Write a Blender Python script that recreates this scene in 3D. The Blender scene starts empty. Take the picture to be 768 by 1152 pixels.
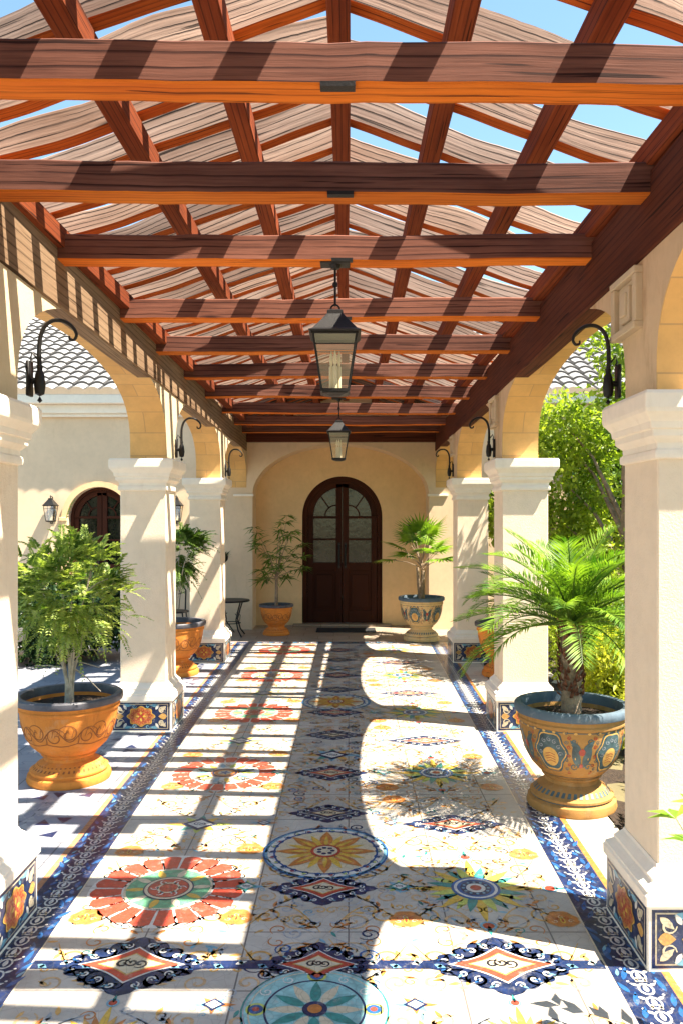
import bpy, bmesh, math, random
import numpy as np
from mathutils import Vector, Matrix
R = math.radians; PI = math.pi
S = bpy.context.scene
COL = S.collection

# ---------------------------------------------------------------- camera
cam_d = bpy.data.cameras.new('camera'); cam = bpy.data.objects.new('camera', cam_d); COL.objects.link(cam)
cam.location = (0, 0, 1.75); cam.rotation_euler = (R(90), 0, 0)
cam_d.sensor_fit = 'VERTICAL'; cam_d.sensor_height = 36; cam_d.sensor_width = 24
cam_d.lens = 903/1152*36; cam_d.shift_x = -8/1152; cam_d.shift_y = 8/1152
cam_d.clip_start = .05; cam_d.clip_end = 1000
S.camera = cam
# ---------------------------------------------------------------- sun and sky
SX, SY = .50, .19                       # horizontal travel per unit of drop: light goes to -x and +y
Ldir = Vector((-SX, SY, -1)).normalized()
sun_d = bpy.data.lights.new('sun', 'SUN'); sun = bpy.data.objects.new('sun', sun_d); COL.objects.link(sun)
sun_d.energy = 5.0; sun_d.angle = R(.5); sun_d.color = (1, .90, .74)
sun.rotation_euler = Ldir.to_track_quat('-Z', 'Y').to_euler(); sun.location = (6, -4, 12)
W = bpy.data.worlds.new('World'); S.world = W; W.use_nodes = True
nt = W.node_tree; nt.nodes.clear()
wo = nt.nodes.new('ShaderNodeOutputWorld'); bg = nt.nodes.new('ShaderNodeBackground'); sk = nt.nodes.new('ShaderNodeTexSky')
sk.sky_type = 'NISHITA'; sk.sun_disc = False
sk.sun_elevation = math.asin(-Ldir.z); sk.sun_rotation = math.atan2(-Ldir.x, -Ldir.y)
sk.air_density = 1.3; sk.dust_density = .3; sk.ozone_density = .8
bg.inputs['Strength'].default_value = .065
tint = nt.nodes.new('ShaderNodeMix'); tint.data_type = 'RGBA'; tint.blend_type = 'MULTIPLY'; tint.inputs[0].default_value = 1
tint.inputs[7].default_value = (.90, 1.03, 1.0, 1)
nt.links.new(sk.outputs[0], tint.inputs[6]); nt.links.new(tint.outputs[2], bg.inputs[0]); nt.links.new(bg.outputs[0], wo.inputs[0])
S.view_settings.view_transform = 'Standard'; S.view_settings.look = 'None'
S.view_settings.exposure = 2.15; S.view_settings.gamma = 1; S.view_settings.use_curve_mapping = False
S.render.engine = 'CYCLES'
S.cycles.max_bounces = 10; S.cycles.diffuse_bounces = 6; S.cycles.transparent_max_bounces = 16
S.cycles.sample_clamp_indirect = 6

# ---------------------------------------------------------------- materials
def nodes(name):
    m = bpy.data.materials.new(name); m.use_nodes = True
    t = m.node_tree; b = t.nodes['Principled BSDF']
    return m, t, b
def mixc(t, f, a, b, blend='MIX'):
    n = t.nodes.new('ShaderNodeMix'); n.data_type = 'RGBA'; n.blend_type = blend
    for s, v in ((n.inputs[0], f), (n.inputs[6], a), (n.inputs[7], b)):
        if hasattr(v, 'links'): t.links.new(v, s)
        elif isinstance(v, (int, float)): s.default_value = v
        else: s.default_value = (*v, 1)
    return n.outputs[2]
def ramp(t, src, p0, p1, c0=(0, 0, 0), c1=(1, 1, 1)):
    n = t.nodes.new('ShaderNodeValToRGB'); t.links.new(src, n.inputs[0])
    e = n.color_ramp.elements; e[0].position = p0; e[0].color = (*c0, 1); e[1].position = p1; e[1].color = (*c1, 1)
    return n.outputs[0]
def coord(t, kind='Object', scale=(1, 1, 1), rnd=False):
    c = t.nodes.new('ShaderNodeTexCoord'); mp = t.nodes.new('ShaderNodeMapping')
    mp.inputs['Scale'].default_value = scale
    t.links.new(c.outputs[kind], mp.inputs[0])
    if rnd:
        oi = t.nodes.new('ShaderNodeObjectInfo'); mu = t.nodes.new('ShaderNodeMath'); mu.operation = 'MULTIPLY'; mu.inputs[1].default_value = 37
        t.links.new(oi.outputs['Random'], mu.inputs[0]); t.links.new(mu.outputs[0], mp.inputs['Location'])
    return mp.outputs[0]
def noise(t, vec, scale, detail=4, rough=.6, dist=0):
    n = t.nodes.new('ShaderNodeTexNoise'); n.inputs['Scale'].default_value = scale; n.inputs['Detail'].default_value = detail
    n.inputs['Roughness'].default_value = rough; n.inputs['Distortion'].default_value = dist
    t.links.new(vec, n.inputs['Vector']); return n.outputs['Fac']
def bump(t, b, h, strength, dist=.01):
    n = t.nodes.new('ShaderNodeBump'); n.inputs['Strength'].default_value = strength; n.inputs['Distance'].default_value = dist
    t.links.new(h, n.inputs['Height']); t.links.new(n.outputs[0], b.inputs['Normal'])
def lin(r, g, b):
    f = lambda c: c/12.92 if c <= .04045 else ((c+.055)/1.055)**2.4
    return (f(r/255), f(g/255), f(b/255))

def simple(name, col, rough=.6, var=.15, vs=8, bs=0, bsc=60, metal=0, spec=.4, bd=.004):
    m, t, b = nodes(name)
    v = coord(t, 'Object', rnd=True)
    n = noise(t, v, vs, 5)
    dk = tuple(c*(1-var) for c in col); lt = tuple(min(1, c*(1+var)) for c in col)
    t.links.new(ramp(t, n, .3, .7, dk, lt), b.inputs['Base Color'])
    b.inputs['Roughness'].default_value = rough; b.inputs['Metallic'].default_value = metal
    b.inputs['Specular IOR Level'].default_value = spec
    if bs: bump(t, b, noise(t, v, bsc, 4), bs, bd)
    return m
def stucco(name, col, blotch=.12, stain=None, bs=.35):
    m, t, b = nodes(name)
    v = coord(t, 'Object', rnd=True)
    n1 = noise(t, v, 1.6, 6, .65); n2 = noise(t, v, 14, 5, .6)
    c = ramp(t, n1, .3, .7, tuple(x*(1-blotch) for x in col), tuple(min(1, x*(1+blotch*.6)) for x in col))
    c = mixc(t, ramp(t, n2, .45, .75, (0, 0, 0), (.35, .35, .35)), c, tuple(x*.8 for x in col))
    if stain:
        vs = coord(t, 'Object', (3, 3, .7), True)
        c = mixc(t, ramp(t, noise(t, vs, 2.2, 6, .7), .52, .72, (0, 0, 0), (.7, .7, .7)), c, stain)
    vd = coord(t, 'Object', (5, 5, .8), True)
    c = mixc(t, ramp(t, noise(t, vd, 1.5, 7, .75), .56, .76, (0, 0, 0), (.4, .4, .4)), c, tuple(x*y for x, y in zip(col, (.72, .66, .58))))
    t.links.new(c, b.inputs['Base Color']); b.inputs['Roughness'].default_value = .9; b.inputs['Specular IOR Level'].default_value = .15
    bump(t, b, mixc(t, .35, noise(t, v, 90, 5, .7), noise(t, v, 9, 4, .6)), bs, .010)
    return m
def wood(name, pale, dark, lines, amt=.8, ls=(.9, 26, 1), bs=.6, knots=True):
    """grain runs along U (metres), lines across V"""
    m, t, b = nodes(name)
    v = coord(t, 'UV', ls, True)
    big = coord(t, 'UV', (.5, 2.5, 1), True)
    # warp
    wv = t.nodes.new('ShaderNodeTexWave'); wv.wave_type = 'BANDS'; wv.bands_direction = 'Y'; wv.wave_profile = 'SAW'
    wv.inputs['Scale'].default_value = .5; wv.inputs['Distortion'].default_value = 9; wv.inputs['Detail'].default_value = 3
    wv.inputs['Detail Scale'].default_value = .35; wv.inputs['Detail Roughness'].default_value = .6
    t.links.new(v, wv.inputs['Vector'])
    fine = noise(t, coord(t, 'UV', (2.5, 95, 1), True), 1, 5, .65)
    base = mixc(t, ramp(t, noise(t, big, 2, 5), .3, .7), pale, dark)
    base = mixc(t, ramp(t, fine, .45, .72, (0, 0, 0), (.55, .55, .55)), base, tuple(c*.5 for c in dark))
    ln = ramp(t, wv.outputs['Fac'], .06, .26, (1, 1, 1), (0, 0, 0))
    mk = ramp(t, noise(t, coord(t, 'UV', (1.2, 7, 1), True), 1.4, 3), .30, .5)
    mm = mixc(t, 1.0, ln, mk, 'MULTIPLY'); mm = mixc(t, 1.0, mm, (amt, amt, amt), 'MULTIPLY')
    c = mixc(t, mm, base, lines)
    if knots:
        vo = t.nodes.new('ShaderNodeTexVoronoi'); vo.inputs['Scale'].default_value = 1
        t.links.new(coord(t, 'UV', (1.1, 7, 1), True), vo.inputs['Vector'])
        c = mixc(t, ramp(t, vo.outputs['Distance'], .03, .10, (.8, .8, .8), (0, 0, 0)), c, tuple(x*.6 for x in lines))
    oi = t.nodes.new('ShaderNodeObjectInfo'); c = mixc(t, 1.0, c, ramp(t, oi.outputs['Random'], 0, 1, (.72, .74, .78), (1.12, 1.06, 1.0)), 'MULTIPLY')
    crk = ramp(t, noise(t, coord(t, 'UV', (1.6, 60, 1), True), 1, 2, .5, .3), .66, .69, (0, 0, 0), (.85, .85, .85))
    c = mixc(t, crk, c, tuple(x*.5 for x in lines))
    t.links.new(c, b.inputs['Base Color']); b.inputs['Roughness'].default_value = .8; b.inputs['Specular IOR Level'].default_value = .15
    bump(t, b, mixc(t, .5, wv.outputs['Fac'], fine), bs, .005)
    return m
def leafmat(name, dark, light, tr=.45, vs=9):
    m, t, b = nodes(name)
    v = coord(t, 'Object', rnd=True)
    c = ramp(t, noise(t, v, vs, 3), .35, .65, dark, light)
    t.links.new(c, b.inputs['Base Color']); b.inputs['Roughness'].default_value = .45; b.inputs['Specular IOR Level'].default_value = .35
    tl = t.nodes.new('ShaderNodeBsdfTranslucent'); mx = t.nodes.new('ShaderNodeMixShader'); mx.inputs[0].default_value = tr
    t.links.new(mixc(t, 1.0, c, (1.25, 1.35, .5), 'MULTIPLY'), tl.inputs[0])
    o = t.nodes['Material Output']
    t.links.new(b.outputs[0], mx.inputs[1]); t.links.new(tl.outputs[0], mx.inputs[2]); t.links.new(mx.outputs[0], o.inputs[0])
    return m
def glassmat(name, tint=(.9, .95, .95), clear=.7):
    m, t, b = nodes(name)
    tr = t.nodes.new('ShaderNodeBsdfTransparent'); gl = t.nodes.new('ShaderNodeBsdfGlossy'); gl.inputs['Roughness'].default_value = .04
    tr.inputs[0].default_value = (*tint, 1)
    mx = t.nodes.new('ShaderNodeMixShader'); mx.inputs[0].default_value = 1-clear
    t.links.new(tr.outputs[0], mx.inputs[1]); t.links.new(gl.outputs[0], mx.inputs[2]); t.links.new(mx.outputs[0], t.nodes['Material Output'].inputs[0])
    return m

def aged(name, col, bloom, dark):
    m, t, b = nodes(name); v = coord(t, 'Object', rnd=True)
    c = ramp(t, noise(t, v, 4, 6, .7), .3, .7, tuple(x*.85 for x in col), tuple(min(1, x*1.12) for x in col))
    c = mixc(t, ramp(t, noise(t, v, 9, 8, .75), .54, .72, (0, 0, 0), (.55, .55, .55)), c, bloom)
    c = mixc(t, ramp(t, noise(t, coord(t, 'Object', (9, 9, 1.6), True), 1.3, 6, .7), .52, .70, (0, 0, 0), (.6, .6, .6)), c, dark)
    t.links.new(c, b.inputs['Base Color']); b.inputs['Roughness'].default_value = .8; b.inputs['Specular IOR Level'].default_value = .2
    bump(t, b, noise(t, v, 70, 6, .7), .5, .004); return m
MAT = {}
MAT['plaster'] = stucco('column_plaster', (.82, .67, .51), .08, bs=.6)
MAT['trim'] = stucco('trim_plaster', (.84, .75, .64), .08, bs=.2)
MAT['wall_l'] = stucco('spandrel_plaster', (.62, .50, .34), .14)
MAT['wall_r'] = stucco('spandrel_mottled', (.66, .49, .31), .16, stain=(.34, .20, .10))
MAT['house'] = stucco('house_stucco', (.74, .55, .37), .10)
MAT['recess'] = stucco('recess_stucco', (.76, .53, .29), .12)
MAT['soil'] = simple('soil', (.035, .022, .014), .95, .5, 25, 1, 60, bd=.02)
MAT['iron'] = simple('black_iron', (.014, .013, .013), .45, .3, 20, .3, 120, metal=.3)
MAT['terra'] = aged('terracotta', (.66, .225, .04), (.55, .36, .20), (.36, .12, .03))
MAT['terra2'] = aged('terracotta_ochre', (.40, .21, .065), (.42, .33, .19), (.16, .09, .035))
MAT['cream_glaze'] = aged('cream_glaze', (.72, .50, .24), (.65, .58, .45), (.45, .20, .06))
MAT['terra_line'] = simple('carved_line', (.26, .085, .025), .9, .2, 20)
MAT['rim_dark'] = simple('dark_glazed_rim', (.07, .07, .085), .5, .4, 12, .2, 90)
MAT['rim_blue'] = aged('blue_glazed_rim', (.10, .14, .18), (.34, .34, .33), (.04, .05, .07))
MAT['pot_teal'] = simple('painted_teal', (.06, .10, .11), .5, .5, 18)
MAT['pot_gold'] = simple('painted_gold', (.62, .36, .10), .6, .3, 14)
MAT['bark'] = simple('bark', (.26, .19, .13), .9, .4, 18, 1, 50, bd=.01)
MAT['bark_pale'] = simple('pale_bark', (.42, .36, .28), .85, .35, 22, .8, 60, bd=.006)
MAT['bark_red'] = simple('palm_fibre', (.22, .09, .05), .95, .6, 30, 1, 70, bd=.02)
MAT['candle'] = simple('candle_ivory', (.75, .68, .5), .6, .05)
MAT['mat'] = simple('doormat_black', (.02, .02, .022), .95, .3, 60, 1, 200)
MAT['stone'] = simple('pale_stone', (.07, .065, .065), .8, .2, 6, .4, 50)
MAT['glass'] = glassmat('lantern_glass', (.97, .95, .88), .82)
# leaves
MAT['leaf_fresh'] = leafmat('leaf_fresh', (.07, .15, .02), (.46, .52, .15), .45, 14)
MAT['leaf_dark'] = leafmat('leaf_dark', (.012, .035, .012), (.035, .075, .02), .25)
MAT['leaf_mid'] = leafmat('leaf_mid', (.05, .11, .018), (.16, .25, .04), .4)
MAT['leaf_palm'] = leafmat('leaf_palm', (.04, .12, .012), (.26, .40, .04), .4, 5)
MAT['leaf_tree'] = leafmat('leaf_tree', (.08, .15, .012), (.44, .52, .07), .55, 3)
MAT['leaf_lime'] = leafmat('leaf_lime', (.12, .18, .015), (.56, .54, .06), .55, 6)
MAT['flower_yellow'] = leafmat('flower_yellow', (.5, .38, .03), (.7, .55, .06), .4, 6)
# wood: sides and undersides split; orange floor bounce painted into the underside colours
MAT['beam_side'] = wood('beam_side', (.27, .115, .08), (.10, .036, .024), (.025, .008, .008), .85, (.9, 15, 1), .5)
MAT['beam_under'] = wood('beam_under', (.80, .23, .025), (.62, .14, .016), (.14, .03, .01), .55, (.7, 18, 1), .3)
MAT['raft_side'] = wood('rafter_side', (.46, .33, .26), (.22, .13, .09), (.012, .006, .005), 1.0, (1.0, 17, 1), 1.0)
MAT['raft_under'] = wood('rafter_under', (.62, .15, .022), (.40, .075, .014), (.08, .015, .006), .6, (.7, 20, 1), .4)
MAT['purlin'] = wood('purlin_wood', (.30, .07, .02), (.15, .03, .011), (.03, .01, .006), .7, (.8, 20, 1), .5)
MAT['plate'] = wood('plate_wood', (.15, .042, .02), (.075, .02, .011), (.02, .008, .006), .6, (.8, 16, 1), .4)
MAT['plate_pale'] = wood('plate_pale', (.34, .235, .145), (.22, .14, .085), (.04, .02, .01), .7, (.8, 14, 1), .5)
MAT['door'] = wood('door_wood', (.10, .030, .014), (.05, .015, .008), (.012, .004, .003), .5, (1, 20, 1), .2, False)

def tile_glaze(name, col, var=.12, vs=30, rough=.3, wear=(.40, .37, .33)):
    m, t, b = nodes(name)
    v = coord(t, 'Object')
    c = ramp(t, noise(t, v, vs, 4), .3, .7, tuple(x*(1-var) for x in col), tuple(min(1, x*(1+var)) for x in col))
    if wear:
        c = mixc(t, ramp(t, noise(t, v, 16, 7, .8), .55, .70, (0, 0, 0), (.6, .6, .6)), c, wear)
        vo = t.nodes.new('ShaderNodeTexVoronoi'); vo.feature = 'DISTANCE_TO_EDGE'; vo.inputs['Scale'].default_value = 26; t.links.new(v, vo.inputs['Vector'])
        c = mixc(t, ramp(t, vo.outputs['Distance'], .01, .05, (.45, .45, .45), (0, 0, 0)), c, tuple(x*.35+.05 for x in col))
    t.links.new(c, b.inputs['Base Color']); b.inputs['Roughness'].default_value = rough
    b.inputs['Specular IOR Level'].default_value = .35
    return m
# white mosaic field with faint grout and mottling
def field_mat():
    m, t, b = nodes('mosaic_white')
    v = coord(t, 'Object')
    c = ramp(t, noise(t, v, 4, 6, .7), .3, .7, (.33, .295, .255), (.48, .44, .39))
    # broken-tile crackle
    vo = t.nodes.new('ShaderNodeTexVoronoi'); vo.feature = 'DISTANCE_TO_EDGE'; vo.inputs['Scale'].default_value = 17
    wv = coord(t, 'Object'); t.links.new(wv, vo.inputs['Vector'])
    g = ramp(t, vo.outputs['Distance'], .0, .03, (.55, .55, .55), (0, 0, 0))
    c = mixc(t, g, c, (.26, .23, .22))
    br = t.nodes.new('ShaderNodeTexBrick'); br.offset = 0; br.inputs['Scale'].default_value = 1
    br.inputs['Brick Width'].default_value = .425; br.inputs['Row Height'].default_value = .425; br.inputs['Mortar Size'].default_value = .0035
    t.links.new(v, br.inputs['Vector'])
    c = mixc(t, ramp(t, noise(t, v, 1.3, 7, .75), .50, .72, (0, 0, 0), (.45, .45, .45)), c, (.24, .20, .16))
    c = mixc(t, br.outputs['Fac'], c, (.14, .12, .11))
    t.links.new(c, b.inputs['Base Color']); b.inputs['Roughness'].default_value = .42; b.inputs['Specular IOR Level'].default_value = .3
    bump(t, b, noise(t, v, 25, 3), .12, .004)
    return m
MAT['field'] = field_mat()
def stone_mat(name, c0, c1, vein, bw, bh, joint, off=.5, rough=.5):
    m, t, b = nodes(name)
    v = coord(t, 'Object')
    c = ramp(t, noise(t, v, 3, 6, .7), .3, .7, c0, c1)
    vo = t.nodes.new('ShaderNodeTexVoronoi'); vo.feature = 'DISTANCE_TO_EDGE'; vo.inputs['Scale'].default_value = 5
    nz = t.nodes.new('ShaderNodeTexNoise'); nz.inputs['Scale'].default_value = 4; t.links.new(v, nz.inputs['Vector'])
    add = mixc(t, .25, v, nz.outputs['Color']); t.links.new(add, vo.inputs['Vector'])
    c = mixc(t, ramp(t, vo.outputs['Distance'], 0, .02, (.6, .6, .6), (0, 0, 0)), c, vein)
    br = t.nodes.new('ShaderNodeTexBrick'); br.offset = off; br.inputs['Scale'].default_value = 1
    br.inputs['Brick Width'].default_value = bw; br.inputs['Row Height'].default_value = bh; br.inputs['Mortar Size'].default_value = .005
    br.inputs['Color1'].default_value = (1, 1, 1, 1); br.inputs['Color2'].default_value = (.82, .82, .82, 1); br.inputs['Mortar'].default_value = (*joint, 1)
    t.links.new(v, br.inputs['Vector'])
    c = mixc(t, 1.0, c, br.outputs['Color'], 'MULTIPLY')
    t.links.new(c, b.inputs['Base Color']); b.inputs['Roughness'].default_value = rough; b.inputs['Specular IOR Level'].default_value = .3
    bump(t, b, noise(t, v, 40, 4), .15, .004)
    return m
MAT['court'] = stone_mat('courtyard_marble', (.24, .25, .29), (.35, .36, .40), (.13, .13, .16), .62, .62, (.4, .4, .4))
MAT['kerbstone'] = stone_mat('cream_stone', (.52, .46, .38), (.64, .58, .50), (.4, .33, .25), .8, .5, (.5, .45, .4), 0)
MAT['porch'] = stone_mat('porch_stone', (.30, .23, .17), (.42, .33, .25), (.2, .15, .11), .45, .3, (.45, .4, .35))
MAT['arch_stone'] = None
def arch_mat():
    m, t, b = nodes('arch_stone')
    u = coord(t, 'UV')
    br = t.nodes.new('ShaderNodeTexBrick'); br.offset = .5; br.inputs['Scale'].default_value = 1
    br.inputs['Brick Width'].default_value = .34; br.inputs['Row Height'].default_value = .19; br.inputs['Mortar Size'].default_value = .004
    br.inputs['Color1'].default_value = (.74, .44, .16, 1); br.inputs['Color2'].default_value = (.64, .36, .12, 1); br.inputs['Mortar'].default_value = (.50, .30, .13, 1)
    t.links.new(u, br.inputs['Vector'])
    c = mixc(t, ramp(t, noise(t, coord(t, 'Object'), 7, 5, .7), .4, .7, (0, 0, 0), (.5, .5, .5)), br.outputs['Color'], (.50, .29, .11))
    t.links.new(c, b.inputs['Base Color']); b.inputs['Roughness'].default_value = .85
    bump(t, b, noise(t, coord(t, 'Object'), 70, 4), .3, .005)
    return m
MAT['arch_stone'] = arch_mat()
CM = {  # mosaic inlay colours
 'navy': tile_glaze('glaze_navy', (.009, .020, .07), .5, 22), 'blue': tile_glaze('glaze_blue', (.015, .085, .25), .4, 18),
 'sky': tile_glaze('glaze_lightblue', (.13, .30, .40), .3, 18), 'teal': tile_glaze('glaze_teal', (.03, .20, .18), .35),
 'turq': tile_glaze('glaze_turquoise', (.22, .42, .42), .3, 18), 'green': tile_glaze('glaze_green', (.10, .30, .17), .3), 'red': tile_glaze('glaze_coral', (.46, .055, .03), .2),
 'dred': tile_glaze('glaze_brick', (.36, .045, .025), .3), 'orange': tile_glaze('glaze_orange', (.44, .16, .04), .25),
 'yellow': tile_glaze('glaze_yellow', (.55, .34, .05), .2), 'gold': tile_glaze('glaze_gold', (.50, .28, .08), .3),
 'white': tile_glaze('glaze_white', (.56, .54, .50), .06), 'cream': tile_glaze('glaze_cream', (.52, .44, .31), .1),
 'black': tile_glaze('glaze_black', (.015, .014, .02), .3), 'tan': tile_glaze('glaze_tan', (.46, .30, .16), .25),
 'grey': tile_glaze('glaze_grey', (.28, .30, .33), .25), 'lime': tile_glaze('glaze_lime', (.42, .45, .10), .25),
 'terra': tile_glaze('glaze_terracotta', (.42, .19, .09), .25, rough=.6),
}
CN = list(CM); CI = {n: i for i, n in enumerate(CN)}; CML = [CM[n] for n in CN]

# ---------------------------------------------------------------- mesh helpers
def smooth(pts, rad, n=4):
    P = [Vector(p) for p in pts]; o = []; q = []
    for i in range(len(P)-1):
        a, b, c, d = P[max(i-1, 0)], P[i], P[i+1], P[min(i+2, len(P)-1)]
        for k in range(n):
            t = k/n; o.append(.5*((2*b)+(c-a)*t+(2*a-5*b+4*c-d)*t*t+(3*b-a-3*c+d)*t**3)); q.append(rad[i]*(1-t)+rad[i+1]*t)
    o.append(P[-1]); q.append(rad[-1]); return o, q
class MB:
    def __init__(s): s.v = []; s.f = []; s.m = []; s.uv = []
    def face(s, pts, mi=0, uv=None):
        i = len(s.v); s.v.extend([tuple(p) for p in pts]); s.f.append(tuple(range(i, i+len(pts)))); s.m.append(mi)
        s.uv.append(uv if uv else [(0, 0)]*len(pts))
    def grid(s, rings, mi=0, closed=True, mis=None, uvs=None, cap0=False, cap1=False):
        n = len(rings[0]); b = len(s.v)
        for r in rings: s.v.extend([tuple(p) for p in r])
        for k in range(len(rings)-1):
            for j in range(n if closed else n-1):
                j2 = (j+1) % n
                s.f.append((b+k*n+j, b+k*n+j2, b+(k+1)*n+j2, b+(k+1)*n+j))
                s.m.append(mis[j] if mis else mi)
                if uvs:
                    u0, u1 = uvs[0][k], uvs[0][k+1]; v0, v1 = uvs[1][j], uvs[1][j+1]
                    s.uv.append([(u0, v0), (u0, v1), (u1, v1), (u1, v0)])
                else: s.uv.append([(0, 0)]*4)
        if cap0: s.f.append(tuple(b+j for j in reversed(range(n)))); s.m.append(mis[0] if mis else mi); s.uv.append([(r[0]*3, r[2]) for r in reversed(rings[0])] if uvs else [(0, 0)]*n)
        if cap1: s.f.append(tuple(b+(len(rings)-1)*n+j for j in range(n))); s.m.append(mis[0] if mis else mi); s.uv.append([(r[0]*3, r[2]) for r in rings[-1]] if uvs else [(0, 0)]*n)
    def box(s, x0, x1, y0, y1, z0, z1, mi=0, c=.0):
        if c:
            for (zz, inset) in ():
                pass
            rings = []
            for z, k in ((z0, c), (z0+c, 0), (z1-c, 0), (z1, c)):
                a, b_, d, e = x0+k, x1-k, y0+k, y1-k; q = c if k == 0 else c*.5
                rings.append([(a+q, d, z), (b_-q, d, z), (b_, d+q, z), (b_, e-q, z), (b_-q, e, z), (a+q, e, z), (a, e-q, z), (a, d+q, z)])
            s.grid(rings, mi, cap0=True, cap1=True); return
        r = lambda z: [(x0, y0, z), (x1, y0, z), (x1, y1, z), (x0, y1, z)]
        s.grid([r(z0), r(z1)], mi, cap0=True, cap1=True)
    def squareloft(s, prof, mi=0, cx=0, cy=0, ch=.006):
        rings = []
        for h, z in prof:
            q = h-ch
            rings.append([(cx-q, cy-h, z), (cx+q, cy-h, z), (cx+h, cy-q, z), (cx+h, cy+q, z), (cx+q, cy+h, z), (cx-q, cy+h, z), (cx-h, cy+q, z), (cx-h, cy-q, z)])
        s.grid(rings, mi, cap0=True, cap1=True)
    def lathe(s, prof, seg=48, mi=0, c=(0, 0, 0), cap=False):
        rings = [[(c[0]+r*math.cos(2*PI*k/seg), c[1]+r*math.sin(2*PI*k/seg), c[2]+z) for k in range(seg)] for r, z in prof]
        s.grid(rings, mi, cap0=cap, cap1=cap)
    def tube(s, pts, rad, seg=8, mi=0):
        pts = [Vector(p) for p in pts]; n = len(pts)
        rr = rad if hasattr(rad, '__len__') else [rad]*n
        t0 = (pts[1]-pts[0]).normalized(); up = Vector((0, 0, 1)) if abs(t0.z) < .9 else Vector((1, 0, 0))
        a = t0.cross(up).normalized(); rings = []; us = [0]
        for i in range(n):
            t = (pts[min(i+1, n-1)]-pts[max(i-1, 0)]).normalized()
            a = (a-t*a.dot(t)).normalized(); b = t.cross(a)
            rings.append([pts[i]+a*(rr[i]*math.cos(2*PI*k/seg))+b*(rr[i]*math.sin(2*PI*k/seg)) for k in range(seg)])
            if i: us.append(us[-1]+(pts[i]-pts[i-1]).length)
        s.grid(rings, mi, cap0=True, cap1=True)
    def sweep(s, st, side, mats=(0, 0, 0), ch=.006):
        """st: list of (P(bottom centre), w, h); side: unit Vector; mats: (side,bottom,top)"""
        S_ = Vector(side); rings = []; us = [0]; Z = Vector((0, 0, 1))
        for i, (P, w, h) in enumerate(st):
            P = Vector(P); a = w/2
            pr = [(-a+ch, 0), (a-ch, 0), (a, ch), (a, h-ch), (a-ch, h), (-a+ch, h), (-a, h-ch), (-a, ch)]
            rings.append([P+S_*u+Z*v for u, v in pr])
            if i: us.append(us[-1]+(P-Vector(st[i-1][0])).length)
        w, h = st[0][1], st[0][2]
        vs = [0, w, w+.01, w+h, w+h+.01, 2*w+h, 2*w+h+.01, 2*w+2*h, 2*w+2*h+.01]
        ms = [mats[1], mats[1], mats[0], mats[0], mats[2], mats[0], mats[0], mats[1]]
        s.grid(rings, 0, mis=ms, uvs=(us, vs), cap0=True, cap1=True)
    def build(s, name, mats, parent=None, smooth=False, loc=None):
        me = bpy.data.meshes.new(name); me.from_pydata(s.v, [], s.f)
        me.polygons.foreach_set('material_index', s.m)
        uvl = me.uv_layers.new(name='UVMap'); flat = [c for f in s.uv for p in f for c in p]
        uvl.data.foreach_set('uv', flat)
        if smooth: me.polygons.foreach_set('use_smooth', [True]*len(s.f))
        for m in (mats if isinstance(mats, (list, tuple)) else [mats]): me.materials.append(m)
        me.update()
        o = bpy.data.objects.new(name, me); COL.objects.link(o)
        if parent: o.parent = parent
        if loc: o.location = loc
        return o
def fix(o, ang=None):
    bm = bmesh.new(); bm.from_mesh(o.data); bmesh.ops.remove_doubles(bm, verts=bm.verts, dist=1e-5)
    bmesh.ops.recalc_face_normals(bm, faces=bm.faces)
    if ang is not None:
        for f in bm.faces: f.smooth = True
        for e in bm.edges:
            if len(e.link_faces) == 2 and e.calc_face_angle(0) > R(ang): e.smooth = False
    bm.to_mesh(o.data); bm.free(); return o
def leafmesh(name, P, D, N, L, Wd, mat, parent=None, fold=.25):
    """numpy leaves: base P, direction D, normal N, length L, width Wd"""
    P = np.asarray(P, float); D = np.asarray(D, float); N = np.asarray(N, float); n = len(P)
    D /= np.linalg.norm(D, axis=1)[:, None]+1e-9
    Sd = np.cross(D, N); Sd /= np.linalg.norm(Sd, axis=1)[:, None]+1e-9; N = np.cross(Sd, D)
    L = np.asarray(L).reshape(-1, 1)*np.ones((n, 1)); Wd = np.asarray(Wd).reshape(-1, 1)*np.ones((n, 1))
    v = np.stack([P, P+D*L*.42+Sd*Wd*.5+N*Wd*fold, P+D*L-N*L*.12, P+D*L*.42-Sd*Wd*.5+N*Wd*fold, P+D*L*.5], 1)
    idx = np.arange(n)*5
    f = np.concatenate([np.stack([idx, idx+1, idx+4], 1), np.stack([idx+1, idx+2, idx+4], 1), np.stack([idx+2, idx+3, idx+4], 1), np.stack([idx+3, idx, idx+4], 1)])
    me = bpy.data.meshes.new(name); nf = len(f)
    me.vertices.add(n*5); me.vertices.foreach_set('co', v.reshape(-1))
    me.loops.add(nf*3); me.loops.foreach_set('vertex_index', f.reshape(-1))
    me.polygons.add(nf); me.polygons.foreach_set('loop_start', np.arange(nf)*3); me.polygons.foreach_set('loop_total', np.full(nf, 3))
    me.update(calc_edges=True); me.validate()
    me.materials.append(mat)
    o = bpy.data.objects.new(name, me); COL.objects.link(o)
    if parent: o.parent = parent
    return o
def tag(o, label=None, cat=None, group=None, kind=None):
    if label: o['label'] = label
    if cat: o['category'] = cat
    if group: o['group'] = group
    if kind: o['kind'] = kind
    return o
def thing(name, label, cat, loc=(0, 0, 0), rz=0, group=None):
    o = bpy.data.objects.new(name, None); COL.objects.link(o); o.empty_display_size = .1
    o.location = loc; o.rotation_euler = (0, 0, rz); return tag(o, label, cat, group)
def copy_tree(o, parent=None):
    c = o.copy(); COL.objects.link(c); c.parent = parent
    for ch in list(o.children): copy_tree(ch, c)
    return c
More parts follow.
